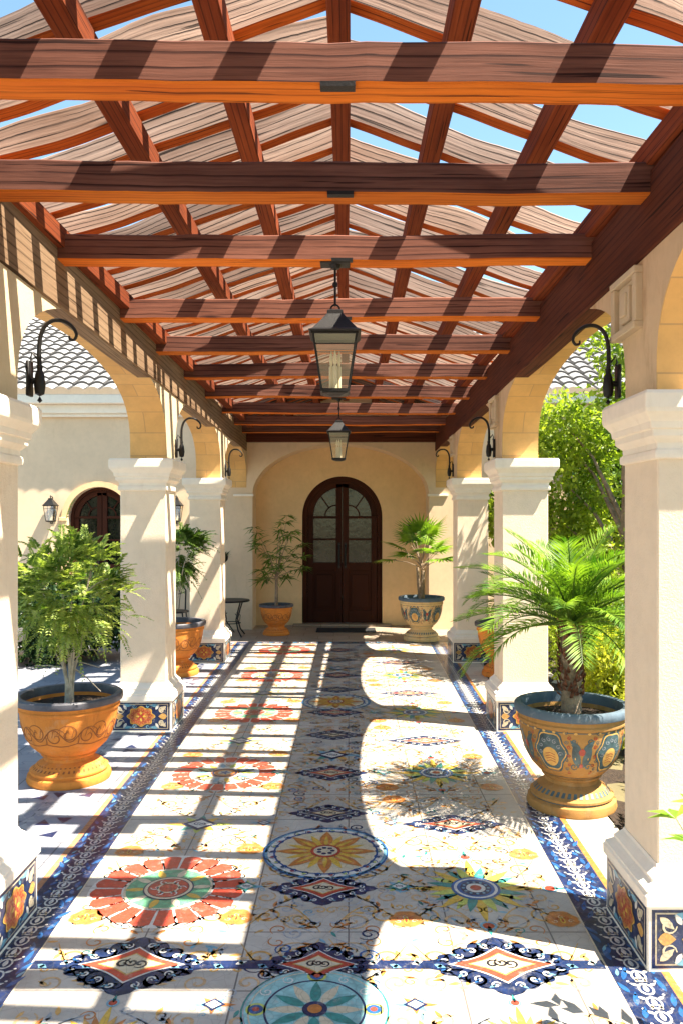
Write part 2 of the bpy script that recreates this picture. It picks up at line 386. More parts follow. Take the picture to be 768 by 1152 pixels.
def dup(o, loc, label, rz=None, group=None):
    c = copy_tree(o); c.location = loc; c['label'] = label
    if rz is not None: c.rotation_euler = (0, 0, rz)
    if group: c['group'] = group
    return c

# ---------------------------------------------------------------- plan
CX = -.12                                   # centre line of the walkway
def hb(y): return 1.27+.0165*(y-3.1)        # half width between column bases
COLY = [-.25, 3.1, 6.6, 9.77]               # fronts of the bases
WALLY, DOORY = 12.7, 13.2
SPR, CAPT, TOPZ = 2.25, 2.25, 3.05
PERG0, PERG1 = -.6, 12.66

# ---------------------------------------------------------------- ground
mb = MB(); mb.box(-150, 150, -150, 150, -.5, -.02)
g = simple('dry_garden_ground', (.12, .10, .05), .95, .4, .6, .5, 8, bd=.03)
tag(mb.build('ground', g), kind='structure')
mb = MB(); mb.box(-8, CX-hb(0)-.02, -6, WALLY-.002, -.012, 0)     # courtyard paving, left
court = tag(mb.build('courtyard_paving', [MAT['court'], CM['grey'], CM['navy']]), kind='structure')
mb = MB(); mb.box(CX+hb(0)-.05, 1.52, -6, 8.6, -.012, 0); mb.box(CX+hb(0)-.05, 2.3, 8.6, WALLY-.002, -.012, 0)
tag(mb.build('side_paving', MAT['kerbstone']), kind='structure')
mb = MB(); mb.box(CX-1.8, CX+1.8, 11.45, WALLY-.002, 0, .004); mb.box(CX-1.4, CX+1.4, WALLY, DOORY, 0, .004)
tag(mb.build('porch_paving', MAT['porch']), kind='structure')
mb = MB()
n = 60
for i in range(34):
    for j in range(n):
        def q(a, b):
            x = 1.525+a*.2; y = -4+b*.28
            return (x, y, .0 + .035*math.sin(x*9+y*5)*math.cos(y*7-x*3) - .01)
        mb.face([q(i, j), q(i+1, j), q(i+1, j+1), q(i, j+1)])
tag(fix(mb.build('soil', MAT['soil']), 60), kind='structure')

# ---------------------------------------------------------------- flat inlay drawing kit
class Ink:
    def __init__(s, mb, fn): s.mb = mb; s.fn = fn
    def fan(s, c, pts, lay, col, ring=1):
        n = len(pts); cz = s.fn(c[0], c[1], lay)
        prev = None
        for k in range(1, ring+1):
            f = k/ring
            cur = [s.fn(c[0]+(p[0]-c[0])*f, c[1]+(p[1]-c[1])*f, lay) for p in pts]
            if k == 1:
                for j in range(n): s.mb.face([cz, cur[j], cur[(j+1) % n]], CI[col])
            else:
                for j in range(n): s.mb.face([prev[j], cur[j], cur[(j+1) % n], prev[(j+1) % n]], CI[col])
            prev = cur
    def disc(s, c, r, lay, col, n=36, ry=None, ring=1):
        s.fan(c, [(c[0]+r*math.cos(2*PI*k/n), c[1]+(ry or r)*math.sin(2*PI*k/n)) for k in range(n)], lay, col, ring)
    def ring(s, c, r0, r1, lay, col, a0=0, a1=2*PI, n=48, sy=1, bulge=0):
        n = max(2, int(n*(a1-a0)/(2*PI)))
        for k in range(n):
            A, B = a0+(a1-a0)*k/n, a0+(a1-a0)*(k+1)/n
            def rr(x): return r1+bulge*math.sin(PI*(x-a0)/(a1-a0))
            P = [(r0, A), (rr(A), A), (rr(B), B), (r0, B)]
            s.mb.face([s.fn(c[0]+r*math.cos(a), c[1]+r*sy*math.sin(a), lay) for r, a in P], CI[col])
    def line(s, pts, w, lay, col, taper=False):
        n = len(pts)
        L = []; Rr = []
        for i in range(n):
            a = pts[max(i-1, 0)]; b = pts[min(i+1, n-1)]; dx, dy = b[0]-a[0], b[1]-a[1]; l = math.hypot(dx, dy) or 1
            ww = w*.5*((.35+.65*math.sin(PI*(i+.5)/n)) if taper else 1)
            L.append((pts[i][0]-dy/l*ww, pts[i][1]+dx/l*ww)); Rr.append((pts[i][0]+dy/l*ww, pts[i][1]-dx/l*ww))
        for i in range(n-1):
            s.mb.face([s.fn(*L[i], lay), s.fn(*Rr[i], lay), s.fn(*Rr[i+1], lay), s.fn(*L[i+1], lay)], CI[col])
    def leaf(s, c, ang, l, w, lay, col, ring=1):
        ca, sa = math.cos(ang), math.sin(ang); pts = []
        for k in range(8):
            t = k/8; pts.append((t*l, w*.5*math.sin(PI*t**.8)))
        for k in range(8):
            t = 1-k/8; pts.append((t*l, -w*.5*math.sin(PI*t**.8)))
        pts = [(c[0]+x*ca-y*sa, c[1]+x*sa+y*ca) for x, y in pts]
        s.fan((c[0]+l*.5*ca, c[1]+l*.5*sa), pts, lay, col, ring)
    def spiral(s, c, r, a0, turns, w, lay, col, hand=1, n=26):
        pts = []
        for k in range(n):
            t = k/(n-1); a = a0+hand*turns*2*PI*t; q = r*(1-t)**.9+r*.06
            pts.append((c[0]+q*math.cos(a), c[1]+q*math.sin(a)))
        s.line(pts, w, lay, col, True); return pts
    def cdiamond(s, c, a, b, lay, col, conc=.55, n=8, scal=0, ns=5):
        """diamond with concave sides; optional scallops"""
        pts = []
        for q in range(4):
            p0 = [(a, 0), (0, b), (-a, 0), (0, -b)][q]; p1 = [(0, b), (-a, 0), (0, -b), (a, 0)][q]
            N = n if not scal else n*4
            for k in range(N):
                t = k/N; x = p0[0]*(1-t)+p1[0]*t; y = p0[1]*(1-t)+p1[1]*t
                f = 1-(1-conc)*math.sin(PI*t)*.6
                if scal: f *= 1+scal*abs(math.sin(PI*ns*t))*math.sin(PI*t)
                pts.append((c[0]+x*f, c[1]+y*f))
        s.fan(c, pts, lay, col)

def floorfn(u, v, lay): return (u, v, .001+lay*.0007)
rnd = random.Random(5)
field = MB(); ink = Ink(field, floorfn)
YF0, YF1 = -2.2, 11.45
def fx(side, y, off=0): return CX+side*(hb(y)-.15+off)

def rosette(c, r):
    ink.disc(c, r*1.03, 1, 'white')
    np_ = 20
    for k in range(np_):
        a = 2*PI*k/np_; g_ = .022
        ink.ring(c, r*.60, r*.95, 2, 'red', a+g_, a+2*PI/np_-g_, 120, 1, r*.05)
    ink.disc(c, r*.57, 2, 'green')
    for k in range(10):
        a = 2*PI*k/10+.1; ink.leaf((c[0]+r*.30*math.cos(a), c[1]+r*.30*math.sin(a)), a, r*.28, r*.10, 3, 'yellow' if k % 2 else 'cream')
    ink.ring(c, r*.545, r*.575, 3, 'cream')
    ink.disc(c, r*.33, 4, 'navy'); ink.ring(c, r*.27, r*.31, 5, 'cream'); ink.disc(c, r*.26, 5, 'dred')
    ink.ring(c, r*.12, r*.15, 6, 'cream')
    for k in range(6):
        a = k*PI/3; ink.spiral((c[0]+r*.17*math.cos(a), c[1]+r*.17*math.sin(a)), r*.06, a, .9, r*.025, 6, 'white', 1, 10)
def rosette2(c, r):
    ink.disc(c, r*1.03, 1, 'white')
    for k in range(22):
        a = 2*PI*k/22; ink.ring(c, r*.66, r*.96, 2, 'red', a+.02, a+2*PI/22-.02, 120, 1, r*.04)
    for k in range(14):
        a = 2*PI*k/14; ink.leaf((c[0]+r*.30*math.cos(a), c[1]+r*.30*math.sin(a)), a, r*.30, r*.10, 3, ['lime', 'sky', 'yellow'][k % 3])
        ink.spiral((c[0]+r*.5*math.cos(a+.2), c[1]+r*.5*math.sin(a+.2)), r*.07, a, 1, r*.018, 3, 'tan', 1, 10)
    ink.disc(c, r*.26, 3, 'orange'); ink.ring(c, r*.2, r*.24, 4, 'navy'); ink.disc(c, r*.13, 4, 'cream')
    for k in range(5): ink.leaf(c, k*2*PI/5, r*.12, r*.05, 5, 'blue')
def bigdiamond(c, a, b, inner='red'):
    ink.cdiamond(c, a, b, 1, 'navy', .9, 8, .16, 5)
    for sx in (-1, 1):
        for sy in (-1, 1):
            for k in range(4):
                t = (k+.6)/4.4; f = .80
                p = (c[0]+sx*a*f*(1-t), c[1]+sy*b*f*t)
                ink.spiral(p, a*.06, rnd.uniform(0, 6), 1.1, a*.03, 2, 'white', sx*sy, 12)
                ink.leaf(p, math.atan2(sy*.7, sx)+rnd.uniform(-.4, .4), a*.11, a*.04, 2, 'sky' if k % 2 else 'blue')
    ink.cdiamond(c, a*.66, b*.62, 3, 'white', .75); ink.cdiamond(c, a*.61, b*.57, 4, inner, .75)
    ink.cdiamond(c, a*.42, b*.38, 5, 'gold', .8); ink.cdiamond(c, a*.38, b*.34, 6, 'cream', .8)
    for k in range(3):
        ink.spiral((c[0]+(k-1)*a*.11, c[1]+(k % 2)*b*.04), a*.09, k*2, 1.3, a*.035, 7, 'black', 1, 14)
def sunburst(c, r, cols=('yellow', 'lime', 'teal')):
    for k in range(24):
        a = 2*PI*k/24; l = r*(1 if k % 6 == 0 else .78 if k % 3 == 0 else .66)
        ink.leaf((c[0]+r*.22*math.cos(a), c[1]+r*.22*math.sin(a)), a, l, r*.17, 1+(k % 2), cols[k % len(cols)])
    for k in range(4):
        a = k*PI/2; p = (c[0]+r*1.3*math.cos(a), c[1]+r*1.3*math.sin(a)); ink.disc(p, r*.09, 2, 'dred', 10); ink.ring(p, r*.1, r*.14, 2, 'sky', n=14)
        ink.leaf(p, a, r*.3, r*.07, 2, 'teal')
    ink.disc(c, r*.43, 3, 'blue'); ink.ring(c, r*.33, r*.38, 4, 'white'); ink.disc(c, r*.27, 4, 'navy'); ink.disc(c, r*.17, 5, 'white'); ink.disc(c, r*.10, 6, 'dred')
    for k in range(12):
        a = 2*PI*k/12; ink.disc((c[0]+r*.22*math.cos(a), c[1]+r*.22*math.sin(a)), r*.03, 5, 'sky', 8)
def starcircle(c, r):
    ink.disc(c, r, 1, 'sky'); ink.ring(c, r*.965, r*.99, 2, 'blue'); ink.ring(c, r*.80, r*.83, 4, 'blue'); ink.disc(c, r*.92, 2, 'white'); ink.disc(c, r*.80, 3, 'cream')
    for k in range(26):
        a = 2*PI*k/26; p = (c[0]+r*.85*math.cos(a), c[1]+r*.85*math.sin(a)); ink.disc(p, r*.035, 3, ['lime', 'navy', 'dred'][k % 3], 8); ink.spiral((p[0]*.98+c[0]*.02, p[1]*.98+c[1]*.02), r*.07, a, 1.1, r*.022, 4, 'blue', 1, 12)
    for k in range(16):
        a = 2*PI*k/16; ink.leaf((c[0]+r*.18*math.cos(a), c[1]+r*.18*math.sin(a)), a, r*(.62 if k % 2 == 0 else .5), r*(.22 if k % 2 == 0 else .12), 4+(k+1) % 2, 'orange' if k % 2 == 0 else 'yellow')
        if k % 2 == 0: ink.leaf((c[0]+r*.2*math.cos(a), c[1]+r*.2*math.sin(a)), a, r*.42, r*.07, 6, 'yellow')
    ink.disc(c, r*.24, 7, 'dred'); ink.disc(c, r*.19, 8, 'cream')
    for k in range(7): a = k*2*PI/7; ink.disc((c[0]+r*.11*math.cos(a), c[1]+r*.11*math.sin(a)), r*.04, 9, 'navy', 8)
def teald(c, r):
    ink.disc(c, r, 1, 'teal'); ink.disc(c, r*.97, 2, 'grey'); ink.disc(c, r*.95, 2.5, 'turq'); ink.ring(c, r*.88, r*.90, 3, 'cream'); ink.ring(c, r*.66, r*.69, 3, 'navy')
    for k in range(12):
        a = 2*PI*k/12
        ink.leaf((c[0]+r*.15*math.cos(a), c[1]+r*.15*math.sin(a)), a, r*.5, r*.16, 3+k % 2, 'teal' if k % 2 else 'cream')
        p = (c[0]+r*.79*math.cos(a), c[1]+r*.79*math.sin(a))
        if k % 3 == 0: ink.disc(p, r*.14, 3, 'lime'); ink.disc(p, r*.10, 4, 'blue', 14); ink.disc(p, r*.05, 5, 'dred', 10)
        else: ink.spiral(p, r*.09, a, 1.3, r*.025, 4, 'white', 1, 14)
    ink.disc(c, r*.17, 6, 'navy'); ink.disc(c, r*.10, 7, 'orange', 16)
def paisley(c, r, ang=0, col='orange'):
    pts = []
    for k in range(28):
        a = 2*PI*k/28; q = r*(1+.12*abs(math.sin(4*a)))*(1+.35*max(0, math.cos(a-PI/2))**5)
        pts.append((c[0]+1.25*q*math.cos(a), c[1]+q*math.sin(a)))
    ink.fan(c, pts, 1, 'tan'); ink.fan(c, [(c[0]+(p[0]-c[0])*.92, c[1]+(p[1]-c[1])*.92) for p in pts], 2, col)
    for k in range(5):
        a = PI*k/4; ink.spiral((c[0]+.6*r*math.cos(a), c[1]-r*.2+.6*r*math.sin(a)), r*.24, a, 1.1, r*.08, 3, 'dred' if k % 2 else 'cream', 1, 12)
    ink.leaf((c[0], c[1]-r*.6), PI/2, r*1.1, r*.4, 3, 'yellow'); ink.leaf((c[0], c[1]-r*.4), PI/2, r*.6, r*.18, 4, 'dred')
def flower(c, r, cols=('lime', 'yellow', 'teal'), core='blue'):
    for k in range(8):
        a = k*PI/4; ink.leaf(c, a, r*(1.2 if k % 4 == 0 else .8), r*.3, 1+k % 2, cols[k % 3])
        ink.spiral((c[0]+r*1.05*math.cos(a+.4), c[1]+r*.9*math.sin(a+.4)), r*.2, a, 1.2, r*.06, 1, 'sky' if k % 2 else 'tan', (-1)**k, 14)
    ink.cdiamond(c, r*.62, r*.55, 3, core, .95); ink.cdiamond(c, r*.42, r*.36, 4, 'white', .95)
    for k in range(2): ink.spiral((c[0]+(k-.5)*r*.2, c[1]), r*.13, k*3, 1.2, r*.05, 5, 'navy', 1, 12)
def scrollset(c, w, h, cols):
    """four-way mirrored arabesque"""
    seed = rnd.random()*6
    for sx in (-1, 1):
        for sy in (-1, 1):
            def m(x, y): return (c[0]+sx*x*w, c[1]+sy*y*h)
            k = sx*sy
            for (x, y, r, a, t, cc, wd) in ((.34, .30, .20, 3.6, 1.5, 0, .015), (.72, .40, .17, 1.2, 1.4, 1, .013), (.30, .76, .15, 4.4, 1.3, 2, .013), (.78, .82, .13, 2.0, 1.3, 0, .013), (.50, .55, .10, 0.4, 1.3, 2, .009), (.15, .22, .09, 2.7, 1.3, 3, .009), (.90, .60, .08, 3.1, 1.2, 1, .009), (.54, .12, .11, 5.3, 1.1, 3, .008), (.08, .52, .09, .5, 1.1, 1, .008)):
                aa = a if sx > 0 else PI-a
                aa = aa if sy > 0 else -aa
                ink.spiral(m(x, y), r*min(w, h), aa, t, wd, 1, cols[cc % len(cols)], k, 24)
            arc = [m(.05+.9*t, .06+.55*math.sin(PI*t*.95)) for t in [i/14 for i in range(15)]]
            ink.line(arc, .009, 1, cols[1], True)
            arc = [m(.10+.55*math.sin(PI*t), .05+.92*t) for t in [i/14 for i in range(15)]]
            ink.line(arc, .009, 1, cols[2], True)
            for q in range(16):
                x, y = .1+.85*((q*.618+seed) % 1), .08+.85*((q*.382+seed*.7) % 1)
                a = (q*1.3) if sx > 0 else PI-q*1.3; a = a if sy > 0 else -a
                ink.leaf(m(x, y), a, .055, .020, 1, cols[q % len(cols)])
    
# base sheet of the field
mbf = MB()
for k in range(40):
    y0 = YF0+(YF1-YF0)*k/40; y1 = YF0+(YF1-YF0)*(k+1)/40
    mbf.face([(fx(-1, y0), y0, .001), (fx(1, y0), y0, .001), (fx(1, y1), y1, .001), (fx(-1, y1), y1, .001)])
fo = tag(mbf.build('walkway_floor', MAT['field']), kind='structure')

XL, XC, XR = -.85, -.12, .60
PER = 1.73
rows = [3.80+PER*k for k in range(-3, 5)]
for i, y in enumerate(rows):
    if y > 11: continue
    s = 1
    def ok(yy, r=.3): return yy+r < YF1-.02
    if ok(y, .37): (rosette if i % 2 == 1 else rosette2)((XL, y), .36)
    bigdiamond((XC, y), .26, .17, 'dred') if ok(y) else None
    sunburst((XR, y), .27) if ok(y) else None
    y2 = y+.80
    if ok(y2) and abs(y2-3.15) > .5: flower((XL, y2), .17, core='navy'); bigdiamond((XR, y2+.0), .30, .15, 'dred')
    if ok(y+.43, .33): (starcircle((XC, y+.42), .33) if i % 2 == 1 else flower((XC, y+.42), .20, ('sky', 'gold', 'teal'), 'navy'))
    if ok(y2+.02) and abs(y2-3.0) > .4: bigdiamond((XC, y+.97), .24, .15, 'navy')
    for px, py in ((XC+.37, y-.30), (XR+.33, y-.30), (XL+.36, y-.28), (XL-.30, y-.28), (XL-.30, y+.42), (XL+.33, y+.45), (XC+.40, y+1.2-PER*0), (XR+.31, y+.38)):
        if ok(py, .1): paisley((px, py), .058) if abs(py-3.15) > .2 else None
    # cells of scroll work
    for cx, w in ((XL, .36), (XC+.02, .36), (XR, .36)):
        for cy in (y-.43, y+.38):
            if ok(cy, .4): scrollset((cx, cy), w, .42, ['tan', 'gold', 'grey', 'orange'])
            if abs(cx-XC) < .1:
                for q in range(12):
                    px_, py_ = cx+rnd.choice((-1, 1))*rnd.uniform(.05, .3), cy+rnd.uniform(-.4, .4)
                    if ok(py_, .06): ink.spiral((px_, py_), rnd.uniform(.03, .055), rnd.uniform(0, 6), 1.6, .010, 1, rnd.choice(('navy', 'blue', 'grey')), rnd.choice((-1, 1)), 22)
            for q in range(40):      # small scattered buds
                bx_, by_ = cx+rnd.uniform(-.36, .36), cy+rnd.uniform(-.42, .42)
                if not ok(by_, .06): continue
                cc = rnd.choice(('tan', 'gold', 'grey', 'sky', 'orange', 'teal'))
                if q % 3: ink.leaf((bx_, by_), rnd.uniform(0, 6), .05, .016, 1, cc)
                else: ink.spiral((bx_, by_), .03, rnd.uniform(0, 6), 1.4, .007, 1, cc, rnd.choice((-1, 1)), 16)
    # corner ornaments around medallions
    for cx in ((XL+XC)/2, (XC+XR)/2):
        if ok(y, .1): flower((cx, y+.02), .085, ('sky', 'tan', 'lime'), 'teal'); 
        if ok(y+.82, .1): flower((cx, y+.82), .07, ('orange', 'sky', 'tan'), 'navy')
# cross bands with big diamonds
for yb in (3.15, -.31):
    if yb > 11: continue
    n = 60; x0, x1 = fx(-1, yb), fx(1, yb)
    ink.fan((CX, yb), [(x0, yb-.03), (x1, yb-.03), (x1, yb+.03), (x0, yb+.03)], 2, 'navy')
    for k in range(26):
        x = x0+(x1-x0)*(k+.5)/26; ink.leaf((x-.02, yb), (.5 if k % 2 else -.5), .05, .022, 3, 'white' if k % 2 else 'sky'); ink.leaf((x+.01, yb), PI*.7*(1 if k % 2 else -1), .035, .016, 3, 'sky')
    for xx in (XL, XR): bigdiamond((xx, yb), .32, .21, 'red')
    bigdiamond((XC, yb), .24, .17, 'dred')
for xx in (XL, XR):
    sunburst((xx, 2.68), .17, ('yellow', 'orange', 'gold')); ink.cdiamond((xx, 2.69), .10, .07, 8, 'blue', 1)
teald((XC+.0, 2.86), .265)
inl = field.build('walkway_inlay', CML); tag(inl, kind='structure')
# borders
bd = MB(); ink = Ink(bd, floorfn)
for sd in (-1, 1):
    y = YF0
    K = 60
    for k in range(K):
        y0 = YF0+(11.42-YF0)*k/K; y1 = YF0+(11.42-YF0)*(k+1)/K
        def q(o0, o1, col, lay):
            bd.face([floorfn(fx(sd, y0, o0), y0, lay), floorfn(fx(sd, y0, o1), y0, lay), floorfn(fx(sd, y1, o1), y1, lay), floorfn(fx(sd, y1, o0), y1, lay)], CI[col])
        q(0, .008, 'cream', 1); q(.008, .205, 'navy', 1); q(.205, .236, 'terra' if sd < 0 else 'orange', 1)
    y = YF0; k = 0
    while y < 11.3:
        c = fx(sd, y, .107)
        ink.ring((c, y), .022, .030, 2, 'white', n=12, sy=1.3)
        ink.leaf((c, y-.02), PI/2, .05, .02, 2, 'white')
        for s2 in (-1, 1):
            ink.leaf((c+s2*.02, y+.02), PI/2-s2*1.0, .036, .015, 2, 'white')
            if k % 2: ink.leaf((c+s2*.02, y+.045), PI/2+s2*.3, .036, .012, 2, 'cream')
            o = .030+.012*rnd.random()
            ink.leaf((c+s2*(.062+rnd.uniform(0, .01)), y+rnd.uniform(-.03, .03)), PI/2+rnd.uniform(-.6, .6), .06+rnd.random()*.04, .022, 2, 'blue')
            if rnd.random() < .3: ink.leaf((c+s2*.08, y+rnd.uniform(-.03, .03)), PI/2+rnd.uniform(-.5, .5), .05, .014, 3, 'sky')
            ink.disc((c+s2*.052, y+.05), .006, 2, 'white', 7)
        y += .085; k += 1
tag(bd.build('walkway_border', CML), kind='structure')
# end strip
mb = MB(); ink = Ink(mb, floorfn); x0, x1 = fx(-1, 11.4), fx(1, 11.4)
ink.fan((CX, 11.36), [(x0, 11.28), (x1, 11.28), (x1, 11.44), (x0, 11.44)], 3, 'navy')
for k in range(30):
    x = x0+(x1-x0)*(k+.5)/30; ink.ring((x, 11.36), .02, .034, 4, 'sky' if k % 2 else 'white', n=12); ink.leaf((x+.02, 11.34), 1.2, .07, .02, 4, 'tan')
tag(mb.build('walkway_end_band', CML), kind='structure')
# triangle band in the courtyard paving
mb = MB(); ink = Ink(mb, floorfn); y = -1.0
for k in range(118):
    for r_ in range(4):
        x = -1.66-.09*r_; yy = y+.055*(r_ % 2)
        if rnd.random() < .93:
            a = rnd.choice((0, PI/2, PI, -PI/2)); cc = rnd.choice(('grey', 'navy', 'grey', 'grey'))
            pts = [(x+.058*math.cos(a+t), yy+.058*math.sin(a+t)) for t in (.3, 2.2, 4.1)]
            ink.fan((x, yy), pts, 0, cc)
    y += .107
tag(mb.build('courtyard_band', CML), kind='structure')

# ---------------------------------------------------------------- columns
def build_column():
    t = thing('column', '', 'column')
    m = MB(); m.squareloft([(.25, 0), (.25, .252)], ch=.004)
    fix(m.build('plinth', MAT['trim'], t))
    m = MB(); m.squareloft([(.252, .252), (.262, .256), (.263, .295), (.256, .303), (.256, .312), (.238, .326), (.226, .336), (.226, .35), (.212, .366), (.198, .380), (.193, .392)], ch=.004)
    fix(m.build('base_moulding', MAT['trim'], t))
    m = MB(); m.squareloft([(.19, .39), (.19, 2.0)], ch=.006)
    fix(m.build('shaft', MAT['plaster'], t))
    m = MB(); m.squareloft([(.194, 1.985), (.205, 1.99), (.207, 2.005), (.205, 2.02), (.196, 2.028), (.197, 2.05), (.210, 2.062), (.222, 2.075), (.222, 2.10), (.232, 2.105), (.236, 2.13), (.250, 2.15), (.262, 2.165), (.266, 2.18), (.266, 2.235), (.258, 2.249)], ch=.004)
    fix(m.build('capital', MAT['trim'], t))
    # painted tile panel, front face local: u in x, v in z, at y=-.25
    pm = MB()
    def fn(u, v, lay): return (u, -.2510-lay*.0007, v)
    k = Ink(pm, fn)
    def rect(x0, x1, z0, z1, lay, col): k.fan(((x0+x1)/2, (z0+z1)/2), [(x0, z0), (x1, z0), (x1, z1), (x0, z1)], lay, col)
    rect(-.235, .235, .014, .240, 0, 'navy'); rect(-.222, .222, .026, .229, 1, 'cream'); rect(-.216, .216, .032, .223, 2, 'navy')
    c = (0, .128)
    for sx in (-1, 1):
        for sy in (-1, 1):
            k.leaf((sx*.205, .128+sy*.085), math.atan2(-sy, -sx*1.2), .075, .03, 3, 'cream'); k.leaf((sx*.15, .128+sy*.09), math.atan2(0, -sx), .08, .026, 3, 'sky')
            k.spiral((sx*.17, .128+sy*.05), .03, 0, 1.3, .010, 4, 'cream', sx*sy, 16)
            k.leaf((sx*.12, .128+sy*.055), math.atan2(sy, sx*.6), .05, .022, 4, 'white')
            k.spiral((sx*.055, .128+sy*.083), .018, 0, 1.2, .007, 4, 'sky', sx*sy, 12)
    for sx in (-1, 1): k.leaf((sx*.212, .128), 0 if sx < 0 else PI, .07, .05, 4, 'gold')
    pts = [(c[0]+1.5*(.072*(1+.10*math.cos(8*a)))*math.cos(a), c[1]+(.078*(1+.10*math.cos(8*a)))*math.sin(a)) for a in [2*PI*i/48 for i in range(48)]]
    k.fan(c, pts, 5, 'yellow'); k.fan(c, [(p[0]*.93, c[1]+(p[1]-c[1])*.92) for p in pts], 6, 'orange')
    for i in range(14):
        a = 2*PI*i/14; p = (c[0]+.075*math.cos(a), c[1]+.052*math.sin(a)); k.spiral(p, .017, a, 1.2, .007, 7, 'dred', 1, 12)
    for i in range(8):
        a = 2*PI*i/8; k.leaf(c, a, .045, .018, 8, 'dred' if i % 2 else 'yellow')
    k.disc(c, .012, 9, 'dred', 12)
    p0 = pm.build('tile_panel', CML, t)
    for i in range(1, 4):
        p = p0.copy(); COL.objects.link(p); p.parent = t; p.rotation_euler = (0, 0, i*PI/2)
    return t
proto = build_column(); first = True
names = {(-1, 0): 'cream column beside the camera on the left, out of view', (1, 0): 'cream column beside the camera on the right, out of view',
 (-1, 1): 'cream plaster column cut by the left edge, nearest on the left', (1, 1): 'cream plaster column with painted tile plinth at the right edge, nearest on the right',
 (-1, 2): 'cream square column just behind the orange pot of the feathery shrub', (1, 2): 'cream square column just behind the painted pot of the large palm',
 (-1, 3): 'farthest left cream column, beside the dark iron table near the end wall', (1, 3): 'farthest right cream column, beside the painted pot of the fan palm'}
for sd in (-1, 1):
    for i in (1, 2, 3, 0):
        y = COLY[i]+.25; x = CX+sd*(hb(COLY[i]+.25)+.25)
        if first: o = proto; first = False
        else: o = copy_tree(proto)
        o.location = (x, y, .001); o['label'] = names[(sd, i)]; o['group'] = 'square columns of the arcades'

# ---------------------------------------------------------------- arcade walls
def wx(sd, y, out=0): return CX+sd*(hb(y)+.062+out)
TH = .30
def arcade(sd):
    nm = ('cream arcade wall with stone arches on the left, striped by rafter shadows' if sd < 0 else 'tan mottled arcade wall with arches and relief plaques on the right')
    t = thing('arcade_wall', nm, 'wall', (0, 0, 0))
    m = MB(); a = MB()
    def P(y, z, out): return (wx(sd, y, out), y, z)
    edges = [-.8]+[c for c in COLY]+[WALLY]
    bays = [(COLY[i]+.07+.37, COLY[i+1]+.07) for i in range(3)]+[(COLY[3]+.44, WALLY-.001)]
    solids = [(-1.2, COLY[0]+.44)]+[(COLY[i]+.07, COLY[i]+.44) for i in (1, 2, 3)]
    for y0, y1 in solids:
        for o in (0, TH): m.face([P(y0, CAPT, o), P(y1, CAPT, o), P(y1, TOPZ, o), P(y0, TOPZ, o)])
        m.face([P(y0, CAPT, 0), P(y1, CAPT, 0), P(y1, CAPT, TH), P(y0, CAPT, TH)])
    m.face([P(-1.2, TOPZ, 0), P(WALLY-.001, TOPZ, 0), P(WALLY-.001, TOPZ, TH), P(-1.2, TOPZ, TH)])
    m.face([P(-1.2, CAPT, 0), P(-1.2, TOPZ, 0), P(-1.2, TOPZ, TH), P(-1.2, CAPT, TH)])
    for (y0, y1) in bays:
        c = (y0+y1)/2; ra = (y1-y0)/2; rb = .67 if ra > 1.3 else .60
        N = 36; pts = [(c-ra*math.cos(PI*k/N), SPR+rb*max(0, math.sin(PI*k/N))**.58) for k in range(N+1)]
        L = 0
        for k in range(N):
            (ya, za), (yb, zb) = pts[k], pts[k+1]
            for o in (0, TH): m.face([P(ya, za, o), P(yb, zb, o), P(yb, TOPZ, o), P(ya, TOPZ, o)])
            l2 = L+math.hypot(yb-ya, zb-za)
            a.face([P(ya, za, 0), P(yb, zb, 0), P(yb, zb, TH), P(ya, za, TH)], 0, [(0, L), (0, l2), (TH, l2), (TH, L)]); L = l2
            # thin proud archivolt edge
            for o, e in ((-.006, .0),):
                n1 = .05
                def off(y, z, n_=n1):
                    dx, dz = (y-c)/ra**1.0, (z-SPR)/rb; l = math.hypot(dx, dz) or 1; return (y+dx/l*n_, z+dz/l*n_)
        if sd > 0: pass
    fix(m.build('spandrel', MAT['wall_l'] if sd < 0 else MAT['wall_r'], t))
    ar = fix(a.build('arch_soffit', MAT['arch_stone'], t), 30)
    if sd > 0:
        for i in (1, 2, 3):
            yc = COLY[i]+.40-.02; 
            mm = MB(); x = wx(1, yc)
            def R_(y0, y1, z0, z1, d, mi=0): mm.box(x-d, x+.02, y0, y1, z0, z1, mi, .004)
            R_(yc-.155, yc+.155, 2.545, 2.575, .040); R_(yc-.155, yc+.155, 2.775, 2.805, .040)
            R_(yc-.155, yc-.115, 2.575, 2.775, .034); R_(yc+.115, yc+.155, 2.575, 2.775, .034)
            R_(yc-.115, yc+.115, 2.575, 2.775, .010); R_(yc-.055, yc+.055, 2.60, 2.75, .026); R_(yc-.035, yc+.035, 2.625, 2.725, .036)
            mm.build('plaque', MAT['wall_l'], t)
    return t
for sd in (-1, 1): arcade(sd)

# ---------------------------------------------------------------- pergola
perg = thing('pergola', 'red stained timber pergola roof of cross beams, purlins and wavy rafters', 'pergola', (0, 0, 0))
def rough(pts_fn, n): pass
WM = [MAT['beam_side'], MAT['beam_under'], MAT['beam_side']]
# wall plates
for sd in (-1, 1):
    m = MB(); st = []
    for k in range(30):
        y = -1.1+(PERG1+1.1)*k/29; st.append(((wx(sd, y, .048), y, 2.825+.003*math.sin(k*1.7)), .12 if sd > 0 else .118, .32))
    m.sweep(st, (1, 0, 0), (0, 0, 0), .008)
    fix(m.build('side_beam', [MAT['plate']] if sd > 0 else [MAT['plate_pale']], perg))
